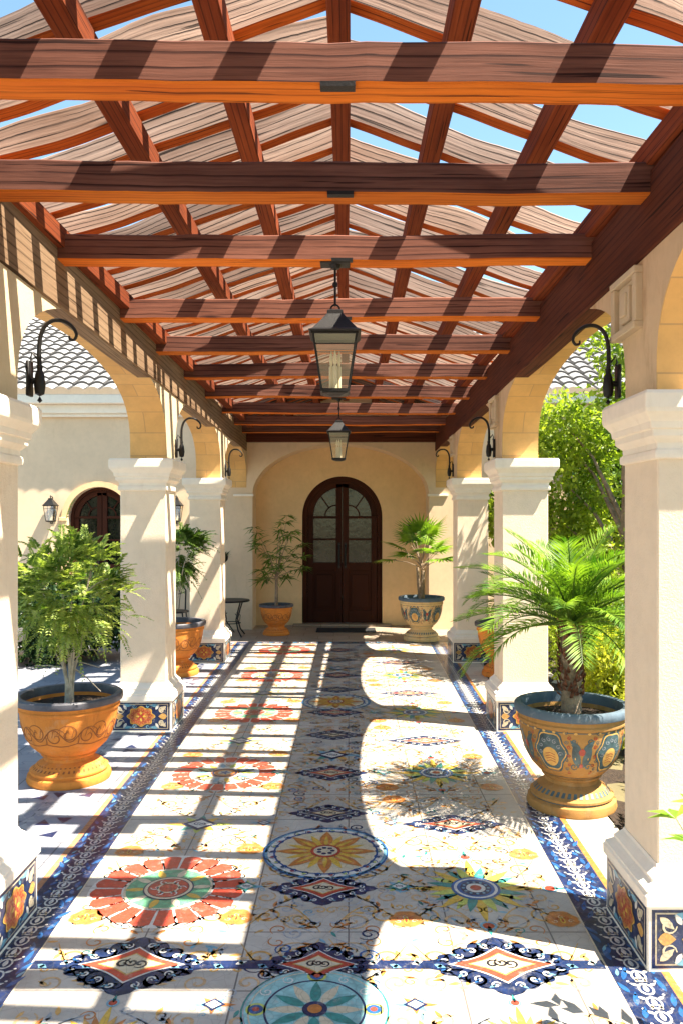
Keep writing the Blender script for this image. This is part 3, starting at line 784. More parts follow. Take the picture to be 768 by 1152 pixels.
# cross beams
BY = [-.55, .3, 1.35, 2.40, 3.20, 4.02, 5.19, 6.24, 7.38, 8.57, 9.86, 11.05, 12.0]
def crossbeam(y, i):
    m = MB(); st = []; x0, x1 = wx(-1, y, .01), wx(1, y, .01)
    r = random.Random(i)
    for k in range(24):
        x = x0+(x1-x0)*k/23
        st.append(((x, y+.06+r.uniform(-.0015, .0015), 3.052+r.uniform(-.002, .002)+.007*math.sin(x*1.4+i)+.003*math.sin(x*4.1+i*2)), .12, .128+r.uniform(-.002, .002)))
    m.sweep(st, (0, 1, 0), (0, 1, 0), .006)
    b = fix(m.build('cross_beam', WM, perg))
    if 3 <= i <= 6:
        q = MB(); q.box(-.085, .02, y-.005, y+.03, 3.043, 3.058, 0, 0)
        q.build('splice_plate', MAT['iron'], b)
for i, y in enumerate(BY): crossbeam(y, i)
m = MB(); st = [((wx(-1, 12.6, -.02)+(wx(1, 12.6, -.02)-wx(-1, 12.6, -.02))*k/12, 12.60, 2.96), .12, .26) for k in range(13)]
m.sweep(st, (0, 1, 0), (0, 0, 0), .006); fix(m.build('end_beam', MAT['plate'], perg))
# purlins
RX = -.04; RZ = 1.75+1.905
def pz(dx): return RZ-.35*abs(dx)
for j, dx in enumerate((-1.42, -.86, -.43, 0, .43, .86, 1.27)):
    m = MB(); st = []; r = random.Random(90+j)
    for k in range(40):
        y = PERG0-.3+(PERG1-PERG0+.25)*k/39
        st.append(((RX+dx+.004*math.sin(y*1.3+j), y, pz(dx)-.048), .088, .104))
    m.sweep(st, (1, 0, 0), (0, 0, 0), .006)
    fix(m.build('ridge_beam' if dx == 0 else 'purlin', MAT['purlin'], perg))
# rafters (left and right slope), wavy boards tapering to the eaves
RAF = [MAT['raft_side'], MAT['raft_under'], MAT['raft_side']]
protos = {}
def rafter_mesh(sd, var):
    m = MB(); st = []; r = random.Random(300+var*7+sd)
    ph = r.uniform(0, 6); ph2 = r.uniform(0, 6)
    N = 40
    for k in range(N+1):
        x = .03+1.66*k/N
        wav = .010*math.sin(x*5.3+ph)+.003*math.sin(x*17+ph2)
        h = .150-.045*max(0, min(1, (x-.75)/.7))+.010*math.sin(x*7+ph2)
        sag = .03*math.sin(PI*min(1, x/1.6))
        fl = .05*max(0, (x-1.15)/.5)**1.5
        st.append(((sd*x, 0, pz(x)+.072-RZ+ (0 if x < .3 else 1)*0 - sag*0 + wav*.5 + fl), .078, h))
    # top waviness: vary h
    st = [((p[0][0], 0, p[0][2]), p[1], p[2]+.009*math.sin(i*.29+ph)+r.uniform(-.0015, .0015)) for i, p in enumerate(st)]
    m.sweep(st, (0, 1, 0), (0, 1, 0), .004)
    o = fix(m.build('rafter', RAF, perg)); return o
NR = 44; used = set()
for sd in (-1, 1):
    for var in range(5): protos[(sd, var)] = rafter_mesh(sd, var)
for sd in (-1, 1):
    for k in range(NR):
        y = PERG0+(.46 if sd > 0 else .305)*k+random.Random(k*3+sd).uniform(-.012, .012)
        if y > PERG1-.1: continue
        var = (k*3+(sd > 0)) % 5
        if (sd, var) not in used: o = protos[(sd, var)]; used.add((sd, var))
        else: o = protos[(sd, var)].copy(); COL.objects.link(o); o.parent = perg
        o.location = (RX, y, RZ)

m = MB()
for sd in (-1, 1):
    for k in range(11):
        xa, xb = .0+.157*k, .0+.157*k+.153
        pa = [(RX+sd*xa, pz(xa)+.262), (RX+sd*xb, pz(xb)+.262)]
        m.grid([[(pa[0][0], y, pa[0][1]), (pa[1][0], y, pa[1][1]), (pa[1][0], y, pa[1][1]+.025), (pa[0][0], y, pa[0][1]+.025)] for y in (10.75, 12.68)], 0, uvs=([0, 1.9], [0, .15, .18, .33, .36]), cap0=True, cap1=True)
fix(m.build('roof_boards', MAT['purlin'], perg))
# ---------------------------------------------------------------- the house
house = thing('house', 'cream stucco house with arched wooden doors and pale tiled roof across the end', 'house', (0, WALLY, 0))
def toh(o): o.parent = house; o.location = (o.location[0], o.location[1]-WALLY, o.location[2]); return o
EAV = 3.69
m = MB()
DC, DHW = -3.94, .50            # side door
def front(m, x0, x1, y, z0=0, z1=EAV): m.face([(x0, y, z0), (x1, y, z0), (x1, y, z1), (x0, y, z1)])
AC, AHW, ASP, ARI = -.125, 1.39, 2.14, .80
front(m, -11, DC-DHW, WALLY); front(m, DC+DHW, AC-AHW, WALLY); front(m, AC+AHW, 11, WALLY)
def archwall(m, c, hw, sp, ri, y, yb, N=40, jm=1):
    pts = [(c-hw*math.cos(PI*k/N), sp+ri*math.sin(PI*k/N)) for k in range(N+1)]
    for k in range(N):
        (xa, za), (xb, zb) = pts[k], pts[k+1]
        m.face([(xa, y, za), (xb, y, zb), (xb, y, EAV), (xa, y, EAV)])
        m.face([(xa, y, za), (xb, y, zb), (xb, yb, zb), (xa, yb, za)], jm)
    for s in (-1, 1): m.face([(c+s*hw, y, 0), (c+s*hw, y, sp), (c+s*hw, yb, sp), (c+s*hw, yb, 0)], jm)
archwall(m, AC, AHW, ASP, ARI, WALLY, DOORY); archwall(m, DC, DHW, 1.76, .50, WALLY, WALLY+.22)
# body behind
for (x0, x1, y0, y1) in ((-11, -11, WALLY, 18), (11, 11, WALLY, 18)): m.face([(x0, y0, 0), (x1, y1, 0), (x1, y1, EAV), (x0, y0, EAV)])
m.face([(-11, 18, 0), (11, 18, 0), (11, 18, EAV), (-11, 18, EAV)])
w_ = fix(m.build('wall', [MAT['house'], MAT['house']])); toh(w_)
m = MB()
# recess back wall with the doorway cut out
MC, MHW, MSP = -.105, .655, 1.80
N = 32
m.face([(AC-AHW-.05, DOORY, 0), (MC-MHW, DOORY, 0), (MC-MHW, DOORY, 3.2), (AC-AHW-.05, DOORY, 3.2)])
m.face([(MC+MHW, DOORY, 0), (AC+AHW+.05, DOORY, 0), (AC+AHW+.05, DOORY, 3.2), (MC+MHW, DOORY, 3.2)])
for k in range(N):
    a0, a1 = PI*k/N, PI*(k+1)/N
    p = [(MC-MHW*math.cos(a), MSP+MHW*math.sin(a)) for a in (a0, a1)]
    m.face([(p[0][0], DOORY, p[0][1]), (p[1][0], DOORY, p[1][1]), (p[1][0], DOORY, 3.2), (p[0][0], DOORY, 3.2)])
    m.face([(p[0][0], DOORY, p[0][1]), (p[1][0], DOORY, p[1][1]), (p[1][0], DOORY+.2, p[1][1]), (p[0][0], DOORY+.2, p[0][1])])
toh(fix(m.build('recess_wall', MAT['recess'])))
# impost ledges + cornice
m = MB()
for s in (-1, 1):
    a, b = sorted((AC+s*(AHW-.02), AC+s*(AHW+.30))); m.box(a, b, WALLY-.03, WALLY+.04, 2.11, 2.145, 0, .006)
m.box(-11.2, -2.05, WALLY-.07, WALLY-.002, 3.36, 3.41, 0, .008); m.box(-11.2, -2.05, WALLY-.12, WALLY-.002, 3.41, 3.55, 0, .01); m.box(-11.2, -2.05, WALLY-.24, WALLY-.002, 3.55, 3.69, 0, .01)
m.box(2.05, 11.2, WALLY-.12, WALLY-.002, 3.41, 3.55, 0, .01); m.box(2.05, 11.2, WALLY-.24, WALLY-.002, 3.55, 3.69, 0, .01)
toh(fix(m.build('cornice', MAT['trim'])))
# scalloped roof tiles
m = MB(); nx = 800; X0, X1 = -11.3, 11.3; rowsn = 20; sl = .46
rowsv = []
tilem = simple('pale_roof_tile', (.24, .24, .245), .85, .35, 7, .4, 60); tile_shade = simple('tile_gap_shade', (.035, .033, .033), .95, .2, 9)
def roofpt(x, s, lift):
    ph = (x % .24)/.24; z = .055*abs(math.sin(PI*ph))**.8
    return (x, WALLY-.30+s*math.cos(sl), EAV+.02+s*math.sin(sl)+z+lift)
rings = []
for r_ in range(rowsn):
    for (f, l) in ((0, .035), (.985, .0)):
        rings.append([roofpt(X0+(X1-X0)*k/nx, (r_+f)*.30, l) for k in range(nx+1)])
m.grid(rings, 0, closed=False)
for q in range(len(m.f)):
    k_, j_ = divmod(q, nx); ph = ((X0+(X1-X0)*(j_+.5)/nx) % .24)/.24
    if k_ % 2 == 1 or ph < .09 or ph > .91: m.m[q] = 1  # row steps and grooves coloured dark, standing in for shadow between tiles
toh(m.build('roof', [tilem, tile_shade]))
mm = MB(); mm.face([(-11.3, WALLY-.2, EAV), (11.3, WALLY-.2, EAV), (11.3, 18, EAV), (-11.3, 18, EAV)]); mm.face([(-11.3, 18.2, EAV), (11.3, 18.2, EAV), (11.3, 18.0, 6.4), (-11.3, 18.0, 6.4)])
toh(mm.build('soffit', MAT['trim']))

GD = None
def doorglass():
    m, t, b = nodes('door_glass')
    v = coord(t, 'Object')
    c = ramp(t, noise(t, v, 6, 5, .7), .4, .65, (.004, .0045, .004), (.035, .03, .022))
    t.links.new(c, b.inputs['Base Color']); b.inputs['Roughness'].default_value = .1; b.inputs['Specular IOR Level'].default_value = .5
    bump(t, b, noise(t, v, 12, 2), .15, .01)
    return m
GD = doorglass()
def arch_door(cx, y, hw, sp, z0, leafs=2, simple_=False):
    """round headed door; one mesh for the frame, one per leaf, panes and handles below"""
    N = 32
    fr = MB(); fw = .075 if not simple_ else .05
    def arc(r, n=N): return [(cx-r*math.cos(PI*k/n), sp+r*math.sin(PI*k/n)) for k in range(n+1)]
    def outline(r): return [(cx-r, z0)]+arc(r)+[(cx+r, z0)]
    o, i_ = outline(hw), outline(hw-fw)
    for k in range(len(o)-1):
        for (ya, yb, pa, pb, flip) in ((y-.03, y-.03, o, i_, 0),):
            fr.face([(pa[k][0], ya, pa[k][1]), (pa[k+1][0], ya, pa[k+1][1]), (pb[k+1][0], ya, pb[k+1][1]), (pb[k][0], ya, pb[k][1])], 0, [(pa[k][1], 0), (pa[k+1][1], 0), (pb[k+1][1], .07), (pb[k][1], .07)])
        fr.face([(i_[k][0], y-.03, i_[k][1]), (i_[k+1][0], y-.03, i_[k+1][1]), (i_[k+1][0], y+.06, i_[k+1][1]), (i_[k][0], y+.06, i_[k][1])])
        fr.face([(o[k][0], y-.03, o[k][1]), (o[k+1][0], y-.03, o[k+1][1]), (o[k+1][0], y+.06, o[k+1][1]), (o[k][0], y+.06, o[k][1])])
    d = fix(fr.build('door', MAT['door'])); toh(d)
    def sub(mb_, name, mat): 
        b = fix(mb_.build(name, mat)); b.parent = d; return b
    hi = hw-fw-.003
    # slab with stiles built of boxes, glass behind
    st = MB(); yy = y+.015
    ri = hi
    def arcz(x): return sp+math.sqrt(max(0, ri*ri-(x-cx)**2))
    # glass sheet
    gl = MB(); M_ = 40
    for k in range(M_):
        xa, xb = cx-ri+2*ri*k/M_, cx-ri+2*ri*(k+1)/M_
        gl.face([(xa, yy+.02, 1.02), (xb, yy+.02, 1.02), (xb, yy+.02, arcz(xb)), (xa, yy+.02, arcz(xa))])
    sub(gl, 'glass', GD)
    for s in (-1, 1):
        lf = MB()
        def bx(u0, u1, z0_, z1_, dy=0):   # u from the meeting stile outwards
            a, b = sorted((cx+s*u0, cx+s*u1)); lf.box(a, b, yy-.022-dy, yy+.03, z0_, z1_, 0, .004)
        sw = .17*hi/.58; top = sp+.08
        bx(.004, .105*hi/.58, z0+.005, sp+ri*.93)          # meeting stile
        bx(hi-.10*hi/.58, hi-.001, z0+.005, sp+.02)        # outer stile
        g0, g1 = .105*hi/.58, hi-.10*hi/.58
        bx(g0, g1, z0+.005, .24); bx(g0, g1, .90, 1.03); 
        bx(g0, g1, .24, .90, -.02); bx(g0+.05, g1-.05, .31, .83, .004)
        # muntins
        z1_, z2_, z3_ = 1.03, sp+.0, sp
        bx(g0, g1, 1.40, 1.43); bx(g0, g1, 1.76, 1.80)
        # arched head band
        for k in range(16):
            a0, a1 = PI/2*k/16, PI/2*(k+1)/16
            P = []
            for a in (a0, a1):
                P.append((cx+s*math.sin(a)*ri, sp+math.cos(a)*ri, cx+s*math.sin(a)*(ri-.10*hi/.58), sp+math.cos(a)*(ri-.10*hi/.58)))
            lf.face([(P[0][0], yy-.022, P[0][1]), (P[1][0], yy-.022, P[1][1]), (P[1][2], yy-.022, P[1][3]), (P[0][2], yy-.022, P[0][3])], 0, [(0, 0), (.1, 0), (.1, .1), (0, .1)])
            lf.face([(P[0][2], yy-.022, P[0][3]), (P[1][2], yy-.022, P[1][3]), (P[1][2], yy+.03, P[1][3]), (P[0][2], yy+.03, P[0][3])])
        # fan muntins in the arched light
        r0 = (g1-g0)*.48
        c0 = (cx+s*g0, 1.80)
        pts = [(c0[0]+s*r0*math.cos(a), yy, c0[1]+r0*math.sin(a)) for a in [PI/2*i/10 for i in range(11)]]
        lf.tube(pts, .012, 6)
        for a in (PI*.28,): lf.tube([(c0[0]+s*r0*math.cos(a), yy, c0[1]+r0*math.sin(a)), (c0[0]+s*(g1-g0)*1.05*math.cos(a), yy, c0[1]+(g1-g0)*1.15*math.sin(a))], .012, 6)
        sub(lf, 'door_leaf', MAT['door'])
        hd = MB(); hx = cx+s*.05
        hd.tube([(hx, yy-.022, .98), (hx, yy-.06, 1.0), (hx, yy-.06, 1.3), (hx, yy-.022, 1.32)], .009, 8); hd.box(hx-.018, hx+.018, yy-.028, yy-.020, .94, 1.36, 0)
        sub(hd, 'handle', MAT['iron'])
    return d
arch_door(MC, DOORY+.10, MHW, MSP, .004)
arch_door(DC, WALLY+.16, DHW, 1.76, .0, simple_=True)
# moulded surround of the side door
m = MB(); N = 32
for (r0, r1, yy, col) in ((DHW, DHW+.09, WALLY-.03, 0),):
    pa = [(DC-r0, 0)]+[(DC-r0*math.cos(PI*k/N), 1.76+r0*math.sin(PI*k/N)) for k in range(N+1)]+[(DC+r0, 0)]
    pb = [(DC-r1, 0)]+[(DC-r1*math.cos(PI*k/N), 1.76+r1*math.sin(PI*k/N)) for k in range(N+1)]+[(DC+r1, 0)]
    for k in range(len(pa)-1):
        m.face([(pa[k][0], yy, pa[k][1]), (pa[k+1][0], yy, pa[k+1][1]), (pb[k+1][0], yy, pb[k+1][1]), (pb[k][0], yy, pb[k][1])])
        for p in (pa, pb): m.face([(p[k][0], yy, p[k][1]), (p[k+1][0], yy, p[k+1][1]), (p[k+1][0], WALLY-.002, p[k+1][1]), (p[k][0], WALLY-.002, p[k][1])])
m.box(DC-DHW-.12, DC-DHW+.002, WALLY-.05, WALLY-.001, 1.72, 1.78, 0, .005); m.box(DC+DHW-.002, DC+DHW+.12, WALLY-.05, WALLY-.001, 1.72, 1.78, 0, .005)
toh(fix(m.build('door_surround', MAT['recess'])))
# stone threshold + doormat
m = MB(); m.box(MC-.80, MC+.80, DOORY-.16, DOORY+.14, .005, .035, 0, .006); toh(fix(m.build('threshold', MAT['porch'])))
m = MB(); m.box(-.50, .42, 12.35, 12.78, .005, .022, 0, .006)
for k in range(30): m.box(-.47+.03*k, -.455+.03*k, 12.38, 12.75, .022, .026)
tag(fix(m.build('doormat', MAT['mat'])), 'black rectangular doormat in front of the arched double door', 'doormat')

# ---------------------------------------------------------------- lanterns
def lantern_body(t, w0, w1, z0, z1, roofh):
    """square tapering body between z0 (bottom half width w0) and z1 (half width w1)"""
    fr = MB()
    cs = [(-1, -1), (1, -1), (1, 1), (-1, 1)]
    for (sx, sy) in cs: fr.tube([(sx*w0, sy*w0, z0), (sx*w1, sy*w1, z1)], w1*.055, 6)
    for z, w in ((z0, w0), (z1, w1)):
        k = w1*.07
        fr.box(-w-k, w+k, -w-k, -w+k, z-k, z+k); fr.box(-w-k, w+k, w-k, w+k, z-k, z+k); fr.box(-w-k, -w+k, -w+k, w-k, z-k, z+k); fr.box(w-k, w+k, -w+k, w-k, z-k, z+k)
    fr.squareloft([(w0*.95, z0-w1*.02), (w0*.95, z0-w1*.12), (w0*.4, z0-w1*.22)], ch=.002)
    zm = z0+(z1-z0)*.8; wm = w0+(w1-w0)*.8
    for a in range(4):
        c, s = math.cos(a*PI/2), math.sin(a*PI/2)
        fr.tube([(c*-wm-s*-wm, s*-wm+c*-wm, zm), (c*wm-s*-wm, s*wm+c*-wm, zm)], w1*.03, 5)
    fix(fr.build('frame', MAT['iron'], t))
    gl = MB(); q = .97
    for a in range(4):
        c, s = math.cos(a*PI/2), math.sin(a*PI/2)
        rot = lambda x, y, z: (c*x-s*y, s*x+c*y, z)
        gl.face([rot(-w0*q, -w0*q, z0), rot(w0*q, -w0*q, z0), rot(w1*q, -w1*q, z1), rot(-w1*q, -w1*q, z1)])
    gl.build('glass', MAT['glass'], t)
    rf = MB(); rf.squareloft([(w1*1.16, z1+.003), (w1*1.2, z1+w1*.1), (w1*1.02, z1+w1*.2), (w1*.72, z1+roofh*.45), (w1*.38, z1+roofh*.8), (w1*.36, z1+roofh*.95), (w1*.2, z1+roofh)], ch=.002)
    fix(rf.build('roof', MAT['iron'], t))
    cd = MB()
    for k, (px, py) in enumerate(((-.3, .0), (.3, .1), (0, -.3))):
        cd.lathe([(.001, z0+.01), (w1*.10, z0+.01), (w1*.10, z0+(z1-z0)*.45), (w1*.05, z0+(z1-z0)*.47), (w1*.085, z0+(z1-z0)*.56), (w1*.06, z0+(z1-z0)*.66), (.001, z0+(z1-z0)*.74)], 10, 0, (px*w0, py*w0, 0))
    fix(cd.build('candle', MAT['candle'], t), 50)
def hanging(x, y, ztop, label):
    t = thing('hanging_lantern', label, 'lantern', (x, y, ztop), 0, 'lanterns hanging under the pergola')
    # local z down from the beam
    m = MB(); m.box(-.075, .075, -.05, .05, -.012, -.001, 0, .003); m.lathe([(.03, -.012), (.022, -.03), (.008, -.035)], 14)
    fix(m.build('ceiling_plate', MAT['iron'], t))
    m = MB(); m.tube([(0, 0, -.03), (0, 0, -.22)], .006, 8); m.tube([(.022*math.cos(a), 0, -.235+.022*math.sin(a)) for a in [2*PI*k/14 for k in range(15)]], .005, 6)
    m.lathe([(.012, -.10), (.014, -.11), (.012, -.12)], 10)
    fix(m.build('rod', MAT['iron'], t))
    lantern_body(t, .066, .108, -.655, -.375, .135)
    return t
h1 = hanging(-.068, 4.08, 3.052, 'large black iron lantern with candles hanging nearest the camera')
dup(h1, (-.105, 8.63, 3.052), 'smaller looking black lantern hanging farther back, just above the double door')
def wall_lantern(x, label):
    t = thing('wall_lantern', label, 'lantern', (x, WALLY-.13, 1.66), 0, 'lanterns on the house wall')
    lantern_body(t, .055, .085, .06, .30, .12)
    m = MB(); m.box(-.04, .04, .115, .128, .05, .30, 0, .004); m.tube([(0, .12, .10), (0, .07, .02), (0, .0, .03)], .010, 8); m.tube([(0, .12, .30), (0, .08, .44), (0, .0, .45), (0, 0, .41)], .008, 8)
    m.lathe([(.001, .43), (.014, .44), (.001, .47)], 8)
    fix(m.build('bracket', MAT['iron'], t)); return t
wl = wall_lantern(-4.66, 'black wall lantern left of the arched side door')
dup(wl, (-2.69, WALLY-.13, 1.66), 'black wall lantern partly behind the second left column')

# ---------------------------------------------------------------- iron gooseneck hooks
def hook(label, sd, y, z, s=1.0):
    t = thing('iron_hook', label, 'hook', (wx(sd, y)-sd*.0, y, z), 0, 'wrought iron hooks on the arcade walls')
    i = -sd
    m = MB(); m.box(*sorted((i*.001, i*.016)), -.028, .028, -.07, .09, 0, .003); 
    m.lathe([(.001, -.05), (.02, -.04), (.026, 0), (.02, .05), (.012, .07), (.014, .09), (.001, .1)], 14, 0, (i*.055, 0, -.02))
    m.tube([(i*.0, 0, .0), (i*.055, 0, .0)], .014, 8)
    m.lathe([(.001, -.03), (.012, -.02), (.001, 0)], 8, 0, (i*.055, 0, -.07))
    fix(m.build('socket', MAT['iron'], t), 50)
    m = MB(); pts = [(i*.055, 0, .05), (i*.052, 0, .12), (i*.056, 0, .19), (i*.075, 0, .245), (i*.115, 0, .275), (i*.165, 0, .272), (i*.205, 0, .245), (i*.222, 0, .212), (i*.212, 0, .188), (i*.192, 0, .190), (i*.19, 0, .205)]
    m.tube(*smooth(pts, [.011, .011, .010, .010, .0095, .009, .008, .0075, .007, .006, .004]), 8)
    m.tube([(i*.052, 0, .09), (i*.02, 0, .13), (i*.012, 0, .10), (i*.022, 0, .085)], .005, 6); m.tube([(i*.01, -.03, -.03), (i*.02, -.055, .02), (i*.012, -.05, .06), (i*.012, -.035, .05)], .005, 6)
    fix(m.build('arm', MAT['iron'], t), 50)
    t.scale = (s, s, s)
    return t
hook('black gooseneck hook on the left wall nearest the camera, above the cut-off column', -1, 3.66, 2.38, 1.0)
hook('small black hook on the left wall above the second column', -1, 7.05, 2.36, 1.0)
hook('farthest black hook on the left wall, by the end beam', -1, 10.2, 2.36, 1.0)
hook('black gooseneck hook on the right wall above the nearest capital', 1, 3.62, 2.36, .95)
hook('small black hook on the right wall above the second capital', 1, 7.02, 2.36, 1.0)
hook('farthest black hook on the right wall, beside the end wall', 1, 10.2, 2.36, 1.0)

# ---------------------------------------------------------------- pots
def interp(prof, z):
    for (r0, z0), (r1, z1) in zip(prof[:-1], prof[1:]):
        if min(z0, z1) <= z <= max(z0, z1) and z1 != z0: return r0+(r1-r0)*(z-z0)/(z1-z0)
    return prof[-1][0]
def pot(t, r, h, style):
    """urn: foot, waist, bowl and thick rim, r rim radius, h height"""
    foot = [(.001, 0), (r*.76, 0), (r*.78, h*.03), (r*.76, h*.085), (r*.70, h*.10), (r*.70, h*.115), (r*.72, h*.12), (r*.72, h*.14), (r*.66, h*.16), (r*.60, h*.20), (r*.50, h*.235), (r*.46, h*.25)]
    bowl = [(r*.46, h*.25), (r*.45, h*.285), (r*.50, h*.30), (r*.52, h*.315), (r*.50, h*.33), (r*.58, h*.36), (r*.70, h*.43), (r*.79, h*.52), (r*.85, h*.62), (r*.885, h*.72), (r*.90, h*.80), (r*.905, h*.83)]
    upper = [(r*.905, h*.83), (r*.935, h*.84), (r*.94, h*.86), (r*.92, h*.875), (r*.93, h*.91)]
    rim = [(r*.93, h*.91), (r*.985, h*.92), (r*1.0, h*.945), (r*.995, h*.985), (r*.97, h*1.0), (r*.88, h*.998), (r*.865, h*.97), (r*.86, h*.90)]
    inner = [(r*.86, h*.90), (r*.82, h*.80), (.001, h*.80)]
    body = foot+bowl+upper
    bm_ = {'plain': MAT['terra'], 'painted': MAT['terra2'], 'cream': MAT['cream_glaze']}[style]
    rm_ = {'plain': MAT['rim_dark'], 'painted': MAT['rim_blue'], 'cream': MAT['rim_blue']}[style]
    m = MB(); m.lathe(body, 64); m.lathe([(a*.999, b) for a, b in inner], 48)
    po = fix(m.build('pot', bm_, t), 35)
    m = MB(); m.lathe(rim, 64); fix(m.build('rim', rm_ if style != 'bare' else bm_, po), 40)
    # decoration on the bowl
    pm = MB(); prof = bowl[5:]
    def fn(u, v, lay):
        rr = interp(prof, v)+.0012+lay*.0008; return (rr*math.cos(u), rr*math.sin(u), v)
    class PI_(Ink): pass
    k = Ink(pm, fn)
    # isotropic helper: work in angle units scaled by mean radius
    RM = r*.85
    fn2 = lambda u, v, lay: fn(u/RM, h*.62+v, lay)
    k = Ink(pm, fn2)
    circ = 2*PI*RM
    if style == 'plain':
        n = 9
        for i in range(n):
            c = -circ/2+circ*(i+.5)/n; w = circ/n
            k.spiral((c-w*.20, -.01), h*.115, 0, 1.4, .007, 0, 'terra', 1, 26); k.spiral((c+w*.20, .01), h*.115, PI, 1.4, .007, 0, 'terra', -1, 26)
            k.line([(c-w*.5+w*q/12, h*.075*math.sin(2*PI*q/12)) for q in range(13)], .007, 0, 'terra')
            k.line([(c-w*.5+w*q/12, -h*.10-h*.03*math.sin(PI*q/12)) for q in range(13)], .006, 0, 'terra')
            k.line([(c-w*.5, -h*.10), (c-w*.48, -h*.05), (c-w*.5, 0)], .006, 0, 'terra')
            for q in range(4): k.line([(c+(q-1.5)*w*.2, -.01), (c+(q-1.5)*w*.2+w*.06, h*.07), (c+(q-1.5)*w*.2+w*.1, h*.05)], .004, 0, 'terra')
        mats = list(CML); mats[CI['terra']] = MAT['terra_line']
        pm.build('carved_pattern', mats, po)
        gm = MB()
        for i in range(44):
            a = 2*PI*i/44
            def gp(aa, z): rr = interp(foot, z)+.003; return (rr*math.cos(aa), rr*math.sin(aa), z)
            gm.face([gp(a, h*.165), gp(a+.055, h*.165), gp(a+.10, h*.215), gp(a+.045, h*.215)])
        gm.build('foot_fluting', MAT['terra_line'], po)
    else:
        n = 5
        for i in range(n):
            c = -circ/2+circ*(i+.5)/n+.0; w = circ/n
            A, B = w*.27, h*.21
            pts = [(c+A*(1+.10*math.cos(6*a))*math.cos(a), B*(1+.05*math.cos(6*a))*math.sin(a)*(1.0)) for a in [2*PI*q/36 for q in range(36)]]
            k.fan((c, 0), pts, 0, 'teal', 4); k.fan((c, 0), [((p[0]-c)*.90+c, p[1]*.90) for p in pts], 1, 'gold', 4); k.fan((c, 0), [((p[0]-c)*.84+c, p[1]*.84) for p in pts], 2, 'teal', 4)
            k.disc((c, -h*.05), A*.50, 3, 'gold', 20, B*.45, 3)
            for q in range(7):
                a = PI*q/6; k.spiral((c+A*.62*math.cos(a), B*.62*math.sin(a)-h*.01), .014, a, 1.2, .005, 3, 'grey', 1, 12)
            for q in range(4): k.line([(c-A*.3, -h*.10+q*h*.025), (c, -h*.085+q*h*.025), (c+A*.3, -h*.10+q*h*.025)], .004, 4, 'dred')
            # side scrolls between cartouches
            cc = c+w*.5
            for s in (-1, 1):
                k.leaf((cc+s*w*.04, -h*.14), PI/2-s*.25, h*.24, w*.13, 0, 'teal', 3); k.leaf((cc+s*w*.02, h*.02), PI/2-s*.7, h*.15, w*.10, 1, 'teal', 3)
                k.spiral((cc+s*w*.12, -h*.13), w*.06, 0, 1.3, .008, 1, 'teal', s, 18); k.spiral((cc+s*w*.12, h*.12), w*.045, 0, 1.3, .007, 1, 'teal', s, 18)
                k.line([(cc+s*w*.2, -h*.2), (cc+s*w*.1, -h*.05), (cc+s*w*.16, h*.1)], .006, 1, 'gold', True)
            for q in range(10):
                yy_ = -h*.2+h*.4*q/9
                for s in (-1, 1): k.spiral((cc+s*w*(.20+.04*(q % 2)), yy_), .012, q, 1.3, .005, 1, 'teal' if q % 2 else 'dred', s, 12)
            k.disc((cc, h*.02), w*.05, 2, 'dred', 14, h*.035, 2); k.disc((cc, -h*.12), w*.03, 2, 'dred', 12, h*.025, 2)
            for q in range(6): k.leaf((c+(q-2.5)*w*.16, h*.185), PI/2, h*.025, .02, 1, 'gold')
        mats = list(CML); mats[CI['teal']] = MAT['pot_teal']; mats[CI['gold']] = MAT['pot_gold']
        pm.build('painted_pattern', mats, po)
        gm = MB()
        for z0, z1 in ((.345, .352), (.815, .823), (.105, .113)):
            rr = [(interp(body, h*z)+.002, h*z) for z in (z0, (z0+z1)/2, z1)]; gm.lathe(rr, 48)
        for i in range(40):
            a = 2*PI*i/40
            def gp(aa, z): rr = interp(foot, z)+.003; return (rr*math.cos(aa), rr*math.sin(aa), z)
            gm.face([gp(a, h*.165), gp(a+.09, h*.165), gp(a+.11, h*.205), gp(a+.03, h*.205)])
        gm.build('painted_band', MAT['pot_teal'], po)
    m = MB(); N = 24; rings = []
    rr_ = random.Random(int(r*1000))
    for k in range(1, 8): rings.append([(r*.845*k/7*math.cos(2*PI*j/N), r*.845*k/7*math.sin(2*PI*j/N), h*.86+(rr_.uniform(-.012, .012) if k < 7 else 0)) for j in range(N)])
    m.grid(rings); m.face(rings[0]); fix(m.build('soil', MAT['soil'], t), 80)
    return h*.86

